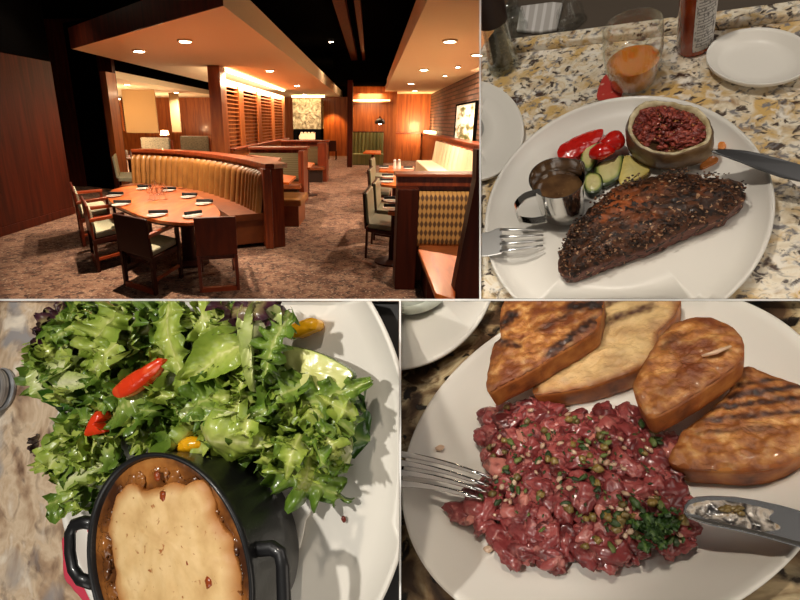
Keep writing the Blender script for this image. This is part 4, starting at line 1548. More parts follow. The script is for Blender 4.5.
for k in range(900):
    q = dense[rnd.randrange(len(dense))]
    r_ = math.sqrt(rnd.random()) * .82
    if nz(q.x * 40, q.y * 40, 4) > .25 and r_ > .6:
        continue
    x, y = c.x + (q.x - c.x) * r_, c.y + (q.y - c.y) * r_
    z = pc[2] + pc[0] * (x - c.x) + pc[1] * (y - c.y) - .002 + .008 * (1 - (r_ / .82) ** 2) * (1 + 1.2 * nz(x * 80, y * 80, 1))
    big = rnd.random() < .25
    s_ = rnd.uniform(.0024, .0042) if big else rnd.uniform(.0008, .0020)
    mb.blob((x, y, z), (s_ * 1.2, s_ * .6, s_ * .35), 2, .9, 3.0, Matrix.Rotation(rnd.uniform(0, 3), 3, 'Z') @ Matrix.Rotation(rnd.uniform(-.6, .6), 3, 'X'), rnd.random() * 99, {'v': rnd.uniform(.2, .8) if big else rnd.random()})
mb.build('bacon_filling', mat('bacon_bits', attr=('v', [(0, S3(70, 22, 16)), (.45, S3(126, 44, 34)), (.8, S3(164, 74, 54)), (.93, S3(206, 130, 60)), (1, S3(222, 186, 130))]), rough=.45, coat=.2), pfl, smooth=True, kind='stuff')


def chunk(px, h, base, m, name, label, cat, group=None, hump=.0, jit=.02, parent=None, seg=72, ns=.0006, fr=None):
    fr = fr or cur[0]
    P = [fr.at(q[0], q[1], q[2] if len(q) > 2 else h) for q in px]
    mb = MB().outline([(p.x, p.y) for p in P], lambda t_, x, y: h - hump * t_ ** 3 + ns * fbm(x * 200, y * 200, h * 50), rings=12, nseg=seg, base=base, wall=4, edge_jit=jit, seed=len(label),
                      vals={'rim': lambda co, t_, s: 1.0 if s == 'side' else t_ * .8})
    return mb.build(name, m, parent, smooth=True, label=label, cat=cat, group=group)


M_redp = mat('red_pepper_skin', S3(196, 24, 16), rough=.22, coat=.6, over=[('noise', 60, .5, .75, S3(214, 52, 28))])
chunk([(557, 151), (559, 144), (568, 138), (582, 131), (600, 126), (603, 130), (598, 139), (588, 146), (575, 154), (560, 156)], .019, ZB, M_redp, 'pepper_piece', 'flat triangular piece of red pepper above the steel gravy jug', 'pepper', hump=.004)
for lb, (px, py), r3 in (('round glossy red pepper bulb touching the stuffed potato', (613, 141), (.0125, .0115, .008)), ('round glossy red pepper bulb resting on the dark zucchini slice', (602, 151.5), (.0125, .010, .008))):
    P = F2.at(px, py, .024)
    mb = MB().blob((P.x, P.y, .0245), r3, 3, .25, 1.2, Matrix.Rotation(.5, 3, 'Z'), len(lb)); mb.build('pepper_piece', M_redp, smooth=True, label=lb, cat='pepper')
M_zuc = mat('zucchini', attr=('rim', [(0, S3(214, 202, 144)), (.50, S3(206, 198, 132)), (.62, S3(150, 160, 78)), (.70, S3(52, 66, 26)), (1, S3(34, 44, 20))]), rough=.35, coat=.4)
M_sq = mat('yellow_squash', attr=('rim', [(0, S3(222, 208, 140)), (.7, S3(224, 204, 116)), (.85, S3(206, 176, 72)), (1, S3(190, 158, 60))]), rough=.35, coat=.4)
chunk([(580, 158), (584, 145), (592, 138), (599, 141), (597, 156), (589, 170), (582, 166)], .016, ZB, M_zuc, 'zucchini_slice', 'upright pale zucchini slice beside the triangular red pepper', 'zucchini', 'zucchini slices', .002)
chunk([(594, 168), (600, 160), (612, 157), (623, 152), (624, 162), (619, 176), (606, 184), (598, 182)], .015, ZB, M_zuc, 'zucchini_slice', 'dark-skinned zucchini slice under the red pepper bulb', 'zucchini', 'zucchini slices', .003)
chunk([(584, 176), (590, 171), (600, 173), (603, 181), (599, 190), (589, 192), (584, 187)], .017, ZB, M_zuc, 'zucchini_slice', 'small charred zucchini slice right of the gravy jug', 'zucchini', 'zucchini slices', .002)
chunk([(619, 180), (621, 160), (628, 154), (640, 160), (650, 168), (640, 176), (626, 183)], .014, ZB, M_sq, 'squash_piece', 'pale yellow squash piece between the potato and the steak', 'squash', hump=.002)

# gravy jug
rim = ellipse_px(557, 178, 28.5, 20.5, -.12)
HB = .062
c, aa, bb, ro = ellipse_fit(pts_at(F2, rim, HB))
r0 = (aa + bb) / 2
t = thing('gravy_jug', 'small stainless steel jug of brown gravy on the steak plate', 'jug', V((c.x, c.y, ZB)))
mb = MB(); mb.lathe([(0, ZB + .001), (.78, ZB + .001), (.84, ZB + .004), (.86, .03), (.92, .05), (1.0, HB), (.975, HB), (.90, .05), (.83, .03), (.8, ZB + .006), (0, ZB + .004)], (c.x, c.y, 0), 64, aa, bb, ro)
spd = (F2.at(586, 160, HB) - V((c.x, c.y, HB))).normalized()
for vt in mb.bm.verts:      # pull the lip out into a spout
    d = V((vt.co.x - c.x, vt.co.y - c.y, 0))
    if d.length > 1e-5:
        k = max(0, d.normalized().dot(spd)) ** 14 * max(0, (vt.co.z - .035) / (HB - .035))
        vt.co += spd * k * r0 * .16
jb = mb.build('body', M_steel2, t, smooth='auto')
mb = MB(); mb.lathe([(0, .0455), (.6, .0455), (.87, .046), (.86, .040), (0, .040)], (c.x, c.y, 0), 48, aa, bb, ro)
mb.build('gravy', mat('gravy', stops=[(.35, S3(78, 52, 30)), (.65, S3(112, 80, 48))], scale=70, rough=.2, coat=.4, over=[('voronoi', 260, .12, .02, S3(170, 136, 90))]), t, smooth=True)
hp = [F2.at(541, 192, .050), F2.at(526, 196, .050), F2.at(517, 204, .047), F2.at(516, 212, .038), F2.at(520, 219, .026), F2.at(533, 221, .020), F2.at(546, 219, .020)]
mb = MB()
n_ = len(hp)
dn = V((0.35, -1, 0)).normalized()
rows = []
for i in range(25):
    s = i / 24 * (n_ - 1)
    k = min(n_ - 2, int(s)); f_ = s - k
    p0, p1, p2, p3 = hp[max(0, k - 1)], hp[k], hp[k + 1], hp[min(n_ - 1, k + 2)]
    q = .5 * ((2 * p1) + (p2 - p0) * f_ + (2 * p0 - 5 * p1 + 4 * p2 - p3) * f_ * f_ + (3 * p1 - p0 - 3 * p2 + p3) * f_ ** 3)
    tg = (p2 - p1).normalized()
    nn = tg.cross(dn).normalized()
    rows.append([mb.v(q + dn * .0045 + nn * .0007), mb.v(q - dn * .0045 + nn * .0007), mb.v(q - dn * .0045 - nn * .0007), mb.v(q + dn * .0045 - nn * .0007)])
for r1, r2 in zip(rows, rows[1:]):
    for k in range(4):
        mb.bm.faces.new((r1[k], r1[(k + 1) % 4], r2[(k + 1) % 4], r2[k]))
mb.bm.faces.new(rows[0]); mb.bm.faces.new(rows[-1][::-1])
mb.build('handle', M_steel2, jb, smooth='auto')

# fork and knife
t = thing('fork', 'steel fork reaching over the left rim of the steak plate', 'fork', F2.at(490, 245, .024))
fh = lambda x, y: .027 - max(0, (x - 505)) * .0003
cutlery_blade([(470, 233), (488, 232), (495, 228.5), (500, 227.5), (502, 231), (502, 253), (497, 254.5), (488, 256), (470, 257)], .027, .002, 'shoulder', M_steel, t)
for k in range(4):
    y0, y1 = 229.5 + k * 7.2, 230 + k * 5.2
    P = [F2.at(500 + (543 - 500) * s, y0 + (y1 - y0) * s, .027 - .010 * s + .004 * math.sin(s * 3.1)) for s in (0, .25, .5, .75, 1)]
    mb = MB(); mb.tube(P, [.0020, .0019, .0018, .0015, .0008], 8, flat=((0, 0, 1), .6)); mb.build('tine', M_steel, t, smooth=True)
t = thing('knife', 'steel table knife resting on the right rim of the steak plate', 'knife', F2.at(760, 160, .03))
cutlery_blade([(710.5, 150.5), (718, 149), (730, 148.7), (745, 150), (760, 153), (780, 158), (800, 164), (830, 172), (830, 190), (800, 181), (780, 176.5), (756, 168), (740, 161.5), (726, 156.5), (716, 153)],
              lambda x, y: .040 - (x - 710) * .00012, .0018, 'blade', mat('knife_steel', (.10, .10, .10), rough=.3, metal=1), t)
# sauce smears
M_smear = mat('orange_sauce', S3(214, 130, 60), rough=.2, coat=.5)
for lb, pxs in (('small round spot of orange sauce above the knife tip', ellipse_px(722, 145, 4, 3.5)), ('orange smear of sauce between the potato and the knife', [(700, 165), (705, 160), (712, 156), (718, 158), (716, 162), (708, 166), (702, 168)])):
    chunk(pxs, ZB + .0012 if 'smear' in lb else .0125, ZB - .004 if 'smear' in lb else .008, M_smear, 'sauce_spot', lb, 'sauce', jit=.08)

# whisky glass with red napkin behind the plate
P = F2.at(633, 84, 0)
HG = F2.height(P, 25)
rg = (F2.at(661, 28, HG) - F2.at(603, 28, HG)).length / 2
t = thing('whisky_glass', 'clear tumbler with orange liquor behind the steak plate', 'glass', V((P.x, P.y, 0)))
k_ = rg
mb = MB(); mb.lathe([(0, .0008), (k_ * .70, .0008), (k_ * .78, .004), (k_ * .92, HG * .3), (k_ * 1.02, HG * .6), (k_ * 1.0, HG * .85), (k_ * .97, HG - .0006), (k_ * .962, HG), (k_ * .953, HG - .0006), (k_ * .98, HG * .85), (k_ * .995, HG * .6), (k_ * .89, HG * .3), (k_ * .78, HG * .07), (0, HG * .06)], P, 64)
mb.build('bowl', M_thin, t, smooth=True)
mb = MB(); mb.lathe([(0, HG * .065), (k_ * .76, HG * .075), (k_ * .865, HG * .30), (k_ * .905, HG * .42), (0, HG * .42)], P, 64)
mb.build('liquor', mat('orange_liquor', (1.0, .30, .04), rough=.08, ior=1.2, trans=.35, sss=1.0, coat=.4), t, smooth='auto')
chunk([(597, 98), (600, 84), (607, 74), (616, 80), (622, 92), (618, 98), (606, 100)], .002, .0005, mat('red_napkin', S3(196, 60, 50), rough=.8, over=[('voronoi', 90, .25, .1, S3(226, 180, 160))]), 'paper_napkin', 'red patterned paper napkin under the whisky glass', 'napkin')

# sauce bottle
P = F2.at(694, 48, 0)
rb = (F2.at(712, 42, .02) - F2.at(676, 42, .02)).length / 2
t = thing('sauce_bottle', 'reddish brown sauce bottle with a white label, behind the glass', 'bottle', V((P.x, P.y, 0)))
mb = MB(); mb.lathe([(0, .0005), (rb * .9, .0005), (rb, .004), (rb, .10), (rb * .8, .12), (rb * .4, .14), (rb * .36, .17), (0, .17)], P, 48)
mb.build('body', mat('sauce_glass', stops=[(.35, S3(110, 34, 14)), (.6, S3(160, 62, 22)), (.75, S3(190, 100, 40))], scale=40, stretch=(1, 1, .4), rough=.12, coat=.6), t, smooth='auto')
mb = MB()
vdir = (F2.cam - P)
a0_ = math.atan2(vdir.y, vdir.x)
mb.grid(lambda u, v: V((P.x + (rb + .0006) * math.cos(a0_ - .08 + 1.35 * u), P.y + (rb + .0006) * math.sin(a0_ - .08 + 1.35 * u), .008 + .088 * v)), 16, 8)
lab = mb.build('label', mat('paper_label', S3(206, 202, 196), rough=.6, over=[('noise', 500, .55, .6, S3(120, 116, 112), (1, 1, .3))]), t, smooth=True)
mb = MB()
for k in range(22):
    zz = .014 + k * .0036
    a1_, a2_ = a0_ + .06, a0_ + .06 + (1.0 if k % 5 else .6) - .05 * (k % 3)
    mb.grid(lambda u, v: V((P.x + (rb + .0009) * math.cos(a1_ + (a2_ - a1_) * u), P.y + (rb + .0009) * math.sin(a1_ + (a2_ - a1_) * u), zz + .0011 * v)), 8, 1)
mb.build('small_print', mat('print_grey', S3(130, 126, 124), rough=.6), lab)
mb = MB(); mb.lathe([(0, .1702), (rb * .45, .1702), (rb * .45, .19), (0, .19)], P, 32); mb.build('cap', M_black, t)

# pepper grinder
P = F2.at(504, 67, 0)
t = thing('pepper_grinder', 'clear pepper grinder with a black top at the upper left of the steak counter', 'grinder', V((P.x, P.y, 0)))
HM = F2.height(P, 22)
rm_ = (F2.at(518, 64, 0) - F2.at(490, 64, 0)).length / 2
mb = MB(); mb.lathe([(0, .0005), (rm_, .0005), (rm_, .004), (rm_ * .8, HM * .5), (rm_ * .72, HM), (rm_ * .66, HM), (rm_ * .74, HM * .5), (rm_ * .9, .008), (0, .008)], P, 40); mb.build('body', thin_glass('grinder_glass', (.93, .94, .9), .5), t, smooth='auto')
mb = MB(); mb.lathe([(0, .009), (rm_ * .62, .009), (rm_ * .55, HM * .4), (rm_ * .5, HM * .7), (0, HM * .7)], P, 24)
for vt in mb.bm.verts:
    vt.co += V((nz(vt.co.x * 500, vt.co.y * 500, vt.co.z * 500), nz(vt.co.z * 500, vt.co.y * 500, 3), 0)) * .002
mb.build('peppercorns', mat('whole_pepper', S3(104, 92, 74), rough=.6, over=[('voronoi', 240, .4, .1, S3(140, 126, 100))]), t, smooth=True)
mb = MB(); mb.lathe([(0, HM + .0005), (rm_ * .86, HM + .0005), (rm_ * .9, HM + .04), (rm_ * .8, HM + .07), (0, HM + .075)], P, 40); mb.build('grinder_top', M_blackwood, t, smooth='auto')

# things on the back shelf: towel, glasses, decanter
zs = .0005
tw = [F2.at(517, 33, zs), F2.at(540, 35, zs), F2.at(557, 32, zs), F2.at(563, 6, zs), F2.at(553, 5, zs), F2.at(521, 9, zs)]
mb = MB(); mb.prism([p + V((0, 0, .006)) for p in tw], (0, 0, -.006))
mb.build('folded_towel', mat('striped_towel', S3(176, 170, 164), rough=.9, over=[('wave_x', 26, .6, .8, S3(206, 202, 198), (1, .25, 1))]), bevel=.002, label='folded grey striped towel on the shelf behind the counter', cat='towel')
for i, (px, py, lb) in enumerate(((517, 31, 'upside-down clear glass nearest on the shelf beside the towel'), (511, 19, 'upside-down clear glass behind the nearest one on the shelf'), (500, 8, 'farthest upside-down glass on the shelf by the pepper grinder'))):
    P = F2.at(px, py + 2, zs)
    r = .014
    mb = MB(); mb.lathe([(r * 1.1, .0005), (r * 1.1, .02), (r, .034), (r * .8, .036), (0, .036), (0, .033), (r * .8, .033), (r * .95, .02), (r * 1.0, .0005)], P + V((0, 0, 0)), 32)
    mb.build('tumbler', M_thin, smooth='auto', label=lb, cat='glass', group='glasses on the back shelf')
P = F2.at(571, 24, zs)
mb = MB(); mb.lathe([(0, .0005), (.017, .0005), (.018, .006), (.017, .022), (.008, .034), (.005, .045), (.009, .049), (.010, .056), (.006, .062), (0, .063)], P, 32)
mb.build('glass_decanter', M_thin, smooth=True, label='small clear glass decanter with a round stopper on the back shelf', cat='decanter')

# ------------------------------------------------------------------- salad and pie table (lower left)
cur[0] = F3
M_gr3 = granite('sandy_granite', [(0.30, S3(120, 92, 74)), (0.42, S3(190, 160, 130)), (0.52, S3(224, 200, 170)), (0.60, S3(200, 170, 138)), (0.70, S3(232, 214, 190)), (0.8, S3(150, 124, 104))], 34,
                [('noise', 60, 0.52, 0.70, S3(130, 108, 92)), ('noise', 20, 0.56, 0.70, S3(160, 154, 152)), ('noise', 34, 0.55, 0.70, S3(240, 226, 206))])
slab(F3, [(-160, 301.4), (398.9, 301.4), (398.9, 720), (-160, 720)], -.03, 0, 'granite_countertop', M_gr3, 'sandy beige granite counter at the left under the salad plate', 'countertop')
slab(F3, [(250, 301.6), (398.8, 301.6), (398.8, 718), (250, 718)], .0002, .0008, 'placemat', mat('black_mat', S3(22, 18, 17), rough=.6), 'black placemat under the right side of the salad plate', 'placemat')
p3 = [(370, 300), (385, 327), (395, 350), (402, 380), (399, 560), (391, 580), (383, 600), (58, 408), (54, 430), (55, 480), (60, 515)]
_, c3, a3, b3, r3 = plate(F3, p3, 'large white dinner plate under the salad and the black pot', h=.020, lip=.07)
ZB = .0075
# metal jar at the left edge
P = F3.at(4, 389, 0)
t = thing('metal_jar', 'blurred silver jar at the left edge of the sandy counter', 'jar', P)
mb = MB(); mb.lathe([(0, .0005), (.017, .0005), (.018, .003), (.0165, .006), (.018, .009), (.018, .016), (.0165, .019), (.018, .022), (.018, .05), (0, .052)], P, 40); mb.build('body', mat('jar_metal', stops=[(.4, S3(90, 94, 100)), (.5, S3(186, 190, 196)), (.6, S3(120, 126, 132))], scale=60, stretch=(.1, .1, 4), rough=.4, metal=.5), t, smooth='auto')
# napkins
M_pink = mat('pink_napkin', S3(206, 62, 84), rough=.85)
M_paper = mat('white_paper_napkin', S3(236, 232, 224), rough=.9, bump=(220, .5, 'voronoi', None, .001))
chunk([(64, 536), (63, 555), (64, 576), (74, 590), (90, 606), (110, 606), (112, 540), (90, 530)], .0105, .0095, M_pink, 'cloth_napkin', 'bright pink napkin showing inside the left handle of the black pot', 'napkin', jit=0)
chunk([(62, 504), (72, 499), (80, 506), (130, 520), (250, 460), (300, 480), (322, 488), (306, 520), (290, 560), (200, 640), (110, 640), (76, 560), (66, 520)], .0095, .0078, M_paper, 'paper_napkin', 'white embossed paper napkin between the black pot and the plate', 'napkin', jit=.03)

# black pot with pie
HP = .070
potpx = [(160, 452), (205, 474), (225, 500), (246, 541), (252, 580), (115, 470), (92, 510), (87, 560)]
cp, aa, bb, ro = ellipse_fit(pts_at(F3, potpx, HP))
ZP = .0112
M_iron = mat('black_cast_iron', S3(18, 18, 20), rough=.42, coat=.25, bump=(420, .25, 'noise', None, .001))
t = thing('cast_iron_pot', 'black cast iron pot of cottage pie with two loop handles', 'pot', V((cp.x, cp.y, ZP)))
mb = MB(); mb.lathe([(0, ZP), (.80, ZP), (.86, ZP + .003), (.93, .035), (.985, HP - .004), (1.0, HP), (.97, HP + .0008), (.95, HP - .001), (.93, HP - .010), (.88, .030), (0, .025)], (cp.x, cp.y, 0), 96, aa, bb, ro)
pb_ = mb.build('body', M_iron, t, smooth=True)
for hpx in ([(243, 551), (258, 549), (272, 548), (280, 553), (283, 566), (284, 600), (282, 640), (262, 650)], [(96, 524), (84, 522), (74, 525), (70, 533), (70, 552), (73, 569), (80, 579), (93, 583)]):
    P = [F3.at(a_, b_, HP - .009) for a_, b_ in hpx]
    mb = MB(); mb.tube(P, .0036, 10, flat=((0, 0, 1), .8)); mb.build('handle', M_iron, pb_, smooth=True)
mb = MB()
mb.lathe([(.953, HP - .0035), (.90, HP - .0025), (.80, HP - .0035), (.6, HP - .005), (0, HP - .005)], (cp.x, cp.y, 0), 128, aa, bb, ro)
mb.build('gravy', mat('pie_gravy', stops=[(.36, S3(66, 34, 14)), (.48, S3(116, 68, 28)), (.58, S3(164, 104, 48)), (.7, S3(186, 128, 66))], scale=42, detail=7, rough=.25, coat=.5, bump=(150, .7, 'noise', None, .003)), t, smooth=True)
mb = MB()
for k in range(90):   # bubbled edge
    a_ = rnd.uniform(0, 6.283)
    r_ = rnd.uniform(.74, .83)
    x, y = r_ * math.cos(a_) * aa, r_ * math.sin(a_) * bb
    x, y = cp.x + x * math.cos(ro) - y * math.sin(ro), cp.y + x * math.sin(ro) + y * math.cos(ro)
    s_ = rnd.uniform(.002, .0055)
    mb.blob((x, y, HP - .0036), (s_, s_ * .8, s_ * .38), 3, .7, 1.8, Matrix.Rotation(k, 3, 'Z'), seed=k)
mb.build('bubbled_edge', bpy.data.materials['pie_gravy'], t, smooth=True, kind='stuff')
crust = [(110, 512), (112, 502), (118, 493), (128, 484), (137, 487), (141, 491), (150, 489), (160, 487), (171, 483), (183, 485), (196, 480), (206, 488), (213, 503), (214, 516), (222, 530), (230, 538), (232, 556), (238, 572), (240, 600), (236, 640), (200, 665), (150, 660), (125, 620), (118, 600), (112, 584), (113, 566), (109, 545), (106, 528)]
P = [F3.at(a_, b_, HP) for a_, b_ in crust]
mb = MB().outline([(p.x, p.y) for p in P], lambda t_, x, y: HP + .0014 - .003 * t_ ** 8 + .0015 * fbm(x * 60, y * 60, 2) + .0003 * fbm(x * 220, y * 220, 4), rings=30, nseg=160, base=HP - .006, wall=3, edge_jit=.035, seed=4,
                  vals={'rim': lambda co, t_, s: 1.0 if s == 'side' else t_})
mb.build('potato_crust', mat('mash_crust', stops=[(.3, S3(198, 158, 104)), (.5, S3(218, 182, 126)), (.7, S3(230, 198, 146))], scale=60, detail=6, rough=.55,
                              over=[('noise', 300, .65, .72, S3(160, 96, 44)), ('noise', 50, .60, .76, S3(190, 136, 74)), ('attr:rim', 1, .80, 1.0, S3(176, 112, 52))], bump=(160, .35, 'noise', None, .002)), t, smooth=True)
mb = MB()
for (px, py, s_) in ((163, 496, .0028), (157, 476, .003), (209, 582, .0028), (188, 563, .0015)):
    q = F3.at(px, py, HP + .001)
    mb.blob(q, (s_, s_ * .7, s_ * .4), 2, .5, 2, seed=px)
mb.build('browned_spot', mat('browned', S3(142, 60, 18), rough=.3, coat=.4), t, smooth=True, kind='stuff')

# salad leaves
LEAF = {}
for nm, st_ in (('light', [(0, S3(206, 208, 142)), (.12, S3(176, 186, 96)), (.6, S3(148, 166, 68)), (1, S3(124, 148, 50))]),
                ('mid', [(0, S3(176, 184, 108)), (.12, S3(128, 150, 64)), (.7, S3(98, 128, 42)), (1, S3(80, 110, 32))]),
                ('dark', [(0, S3(130, 150, 70)), (.3, S3(66, 104, 32)), (1, S3(46, 84, 20))]),
                ('pale', [(0, S3(220, 220, 176)), (.4, S3(200, 206, 144)), (1, S3(166, 182, 98))]),
                ('purple', [(0, S3(150, 140, 90)), (.35, S3(110, 90, 66)), (.7, S3(74, 38, 48)), (1, S3(52, 24, 36))])):
    LEAF[nm] = mat(nm + '_leaf', attr=('fcol', st_), rough=.34, coat=.3, bump=(90, .7, 'noise', (1, 1, 1), .004), over=[('noise', 40, .5, .8, (st_[1][1][0] * 1.15, st_[1][1][1] * 1.15, st_[1][1][2]))] if nm in ('light', 'mid') else ())
lr = random.Random(11)


def leaf(mb, B, T, width, arch=.01, roll=0.0, frill=.003, nfr=7, shape=.6, seed=0, lobes=.25, curl=0.0, nu=10, nv=34, rib=True):
    B, T = V(B), V(T)
    d = T - B
    L = d.length
    d.normalize()
    side = d.cross(V((0, 0, 1)))
    if side.length < 1e-4:
        side = V((1, 0, 0))
    side.normalize()
    up = side.cross(d).normalized()
    side, up = side * math.cos(roll) + up * math.sin(roll), up * math.cos(roll) - side * math.sin(roll)
    lay = mb.attr('fcol')
    ph = seed * 1.37

    def fn(u, v):
        s = 2 * u - 1
        w_ = width * (math.sin(math.pi * min(1, v ** shape * .97 + .03)) ** .7 * .94 + .06 * (1 - v))
        e = abs(s)
        w_ *= 1 + lobes * .55 * e * math.sin(v * nfr * 6.283 * (.5 if s > 0 else .57) + ph) + lobes * .9 * e * nz(v * 6, s * 2, seed) + lobes * .45 * e ** 3 * nz(v * 34, s, seed + 9)
        z = arch * math.sin(math.pi * v) + curl * s * s * width
        fr_ = frill * (e ** 1.6) * (math.sin(v * nfr * 4.2 + ph + s) + .6 * math.sin(v * nfr * 8.3 + 2 * ph) + 1.3 * nz(v * 12, s * 3, seed + 5))
        lat = frill * .5 * e * math.cos(v * nfr * 5.0 + ph)
        vein = -.0006 * (1 - e) + .0004 * math.sin((v * 14 - e * 5) * 3.1)
        return B + d * (L * v + lat) + side * (s * w_ / 2) + up * (z + fr_ + vein + .25 * width * nz(v * 2.2, s * 1.2, seed + 3))
    g = mb.grid(fn, nu, nv)
    for i, rw in enumerate(g):
        for j, vt in enumerate(rw):
            e = abs(2 * i / nu - 1)
            vt[lay] = min(1, max(0, e * 1.1 + .25 * nz(j * .3, i * .6, seed)))
    return mb


salad = [(75, 303), (262, 303), (264, 330), (270, 372), (284, 396), (318, 406), (346, 404), (344, 440), (338, 486), (322, 480), (300, 468), (265, 452), (235, 452), (200, 445), (150, 440), (112, 458), (90, 500), (66, 500), (58, 480), (45, 462), (58, 440), (70, 410), (60, 390), (40, 372), (36, 352), (60, 335)]
Psal = [F3.at(a_, b_, .02) for a_, b_ in salad]
cs = sum(Psal, V((0, 0, 0))) / len(Psal)


def greens(n, kinds, hlo, hhi, size, seed, name, label, poly=salad, frill=.0028, tilt=.5):
    rr = random.Random(seed)
    for kd in kinds:
        mb = MB()
        for (px, py) in scatter(poly, n, rr):
            h = rr.uniform(hlo, hhi)
            c_ = F3.at(px, py, h)
            a_ = rr.uniform(0, 6.283)
            L = rr.uniform(*size)
            dz = rr.uniform(-tilt, tilt) * L * .5
            dv_ = V((math.cos(a_), math.sin(a_), 0)) * L / 2 + V((0, 0, dz))
            B_, T_ = c_ - dv_, c_ + dv_
            B_.z, T_.z = max(B_.z, .012), max(T_.z, .012)
            leaf(mb, B_, T_, L * rr.uniform(.4, .8), rr.uniform(.002, .010), rr.uniform(-.9, .9), frill, rr.randint(3, 6), seed=rr.random() * 60, lobes=rr.uniform(.15, .45), curl=rr.uniform(-.3, .3), nu=8, nv=26)
        for vt in mb.bm.verts:
            if vt.co.z < .0095:
                vt.co.z = .0095 + .002 * abs(nz(vt.co.x * 300, vt.co.y * 300, 1))
        mb.build(name, LEAF[kd], smooth=True, label=label[kd], cat='salad', kind='stuff')


greens(46, ['dark'], .012, .022, (.03, .05), 5, 'salad_greens', {'dark': 'dark green frilly salad leaves at the bottom of the heap'}, frill=.004)
greens(44, ['mid'], .018, .036, (.025, .045), 6, 'salad_greens', {'mid': 'mid green curly salad leaves through the heap'}, frill=.004)
greens(70, ['mid'], .030, .045, (.012, .024), 16, 'salad_greens', {'mid': 'small curly green leaf tips on the upper layer of the salad'}, frill=.004, tilt=.9)
greens(60, ['light'], .034, .048, (.012, .024), 18, 'salad_greens', {'light': 'small curly yellow-green leaf tips on top of the salad'}, frill=.004, tilt=.9)
greens(18, ['light'], .026, .042, (.022, .042), 8, 'salad_greens', {'light': 'light green curly salad leaves on top of the heap'}, frill=.0035)
greens(7, ['pale'], .030, .042, (.025, .04), 9, 'salad_greens', {'pale': 'pale whitish green leaf bases strewn over the salad'}, frill=.001)
greens(5, ['purple'], .020, .034, (.025, .04), 21, 'salad_greens', {'purple': 'dark purple leaf edges along the left side of the salad'}, poly=[(36, 330), (60, 318), (70, 340), (50, 352)], frill=.003)
greens(6, ['purple'], .012, .026, (.02, .035), 22, 'salad_greens', {'purple': 'dark purple leaf tips at the lower left of the salad'}, poly=[(30, 462), (52, 440), (80, 470), (72, 490)], frill=.003)

greens(7, ['purple'], .034, .044, (.02, .04), 23, 'salad_greens', {'purple': 'dark purple leaves at the top edge of the salad by the pale stem'}, poly=[(225, 303), (275, 303), (270, 330), (240, 318)], frill=.003)


def big_leaf(kd, b, t_, hb, ht, width, label, **k):
    mb = MB()
    leaf(mb, F3.at(b[0], b[1], hb), F3.at(t_[0], t_[1], ht), width, nu=16, nv=60, **k)
    return mb.build('lettuce_leaf', LEAF[kd], smooth=True, label=label, cat='leaf')


big_leaf('light', (252, 340), (186, 380), .045, .048, .026, 'smooth pointed green leaf lying across the upper middle of the salad', arch=.006, frill=.0012, nfr=4, lobes=.05, curl=.25, seed=3)
big_leaf('light', (196, 426), (272, 446), .048, .044, .034, 'broad ribbed light green leaf hanging over the pot rim', arch=.010, frill=.0022, nfr=4, lobes=.10, curl=-.35, seed=7, roll=-.3)
big_leaf('pale', (352, 452), (298, 440), .030, .036, .024, 'pale whitish green leaf at the lower right tip of the salad', arch=.006, frill=.001, nfr=3, lobes=.05, seed=5, curl=-.2)
big_leaf('mid', (268, 420), (374, 380), .034, .026, .026, 'frilly green leaf reaching right over the cucumber slice', arch=.004, frill=.005, nfr=8, lobes=.35, seed=9)
big_leaf('mid', (262, 448), (348, 500), .030, .016, .032, 'dark green frilly leaf at the lower right of the salad', arch=.006, frill=.006, nfr=9, lobes=.4, seed=13)
big_leaf('mid', (276, 430), (352, 432), .026, .022, .030, 'curly green leaf under the pale leaf on the right', arch=.006, frill=.006, nfr=9, lobes=.35, seed=15)
big_leaf('light', (100, 434), (34, 468), .040, .022, .026, 'light green leaf running to the lower left edge of the salad', arch=.008, frill=.004, nfr=7, lobes=.3, seed=17)
big_leaf('mid', (120, 440), (72, 498), .036, .016, .036, 'curly green leaf beside the upper left of the black pot', arch=.010, frill=.006, nfr=8, lobes=.35, seed=19)
big_leaf('light', (120, 306), (100, 372), .046, .042, .040, 'bright green ruffled leaf at the upper left of the salad', arch=.010, frill=.006, nfr=7, lobes=.25, seed=23)
big_leaf('light', (168, 304), (188, 392), .050, .046, .022, 'long light green leaf running down from the top of the salad', arch=.006, frill=.003, nfr=6, lobes=.2, seed=25)
big_leaf('pale', (250, 304), (256, 392), .046, .050, .010, 'straight pale stem standing right of the middle of the salad', arch=.002, frill=.0004, nfr=2, lobes=.02, seed=27, curl=.5)
big_leaf('pale', (184, 414), (238, 412), .052, .052, .008, 'short whitish stem lying above the broad ribbed leaf', arch=.001, frill=.0003, nfr=2, lobes=.02, seed=29, curl=.4)
big_leaf('pale', (52, 384), (98, 380), .036, .040, .017, 'pale leaf base at the left side of the salad', arch=.004, frill=.0008, nfr=3, lobes=.05, seed=31)
big_leaf('pale', (48, 376), (86, 356), .036, .040, .014, 'slim pale leaf above the pale leaf base on the left', arch=.004, frill=.0008, nfr=3, lobes=.05, seed=33, curl=.3)
big_leaf('mid', (150, 392), (110, 420), .046, .040, .034, 'curly mid green leaf above the black pot on the left', arch=.006, frill=.005, nfr=7, lobes=.35, seed=35)
big_leaf('mid', (230, 392), (180, 412), .046, .046, .028, 'curly mid green leaf above the whitish stem', arch=.006, frill=.005, nfr=7, lobes=.3, seed=37)
big_leaf('mid', (290, 312), (262, 390), .040, .048, .016, 'fine curly endive leaf beside the straight pale stem', arch=.006, frill=.005, nfr=11, lobes=.5, seed=39)
big_leaf('light', (200, 318), (236, 322), .046, .046, .030, 'ruffled pale green leaf at the top middle of the salad', arch=.008, frill=.005, nfr=6, lobes=.2, seed=41)

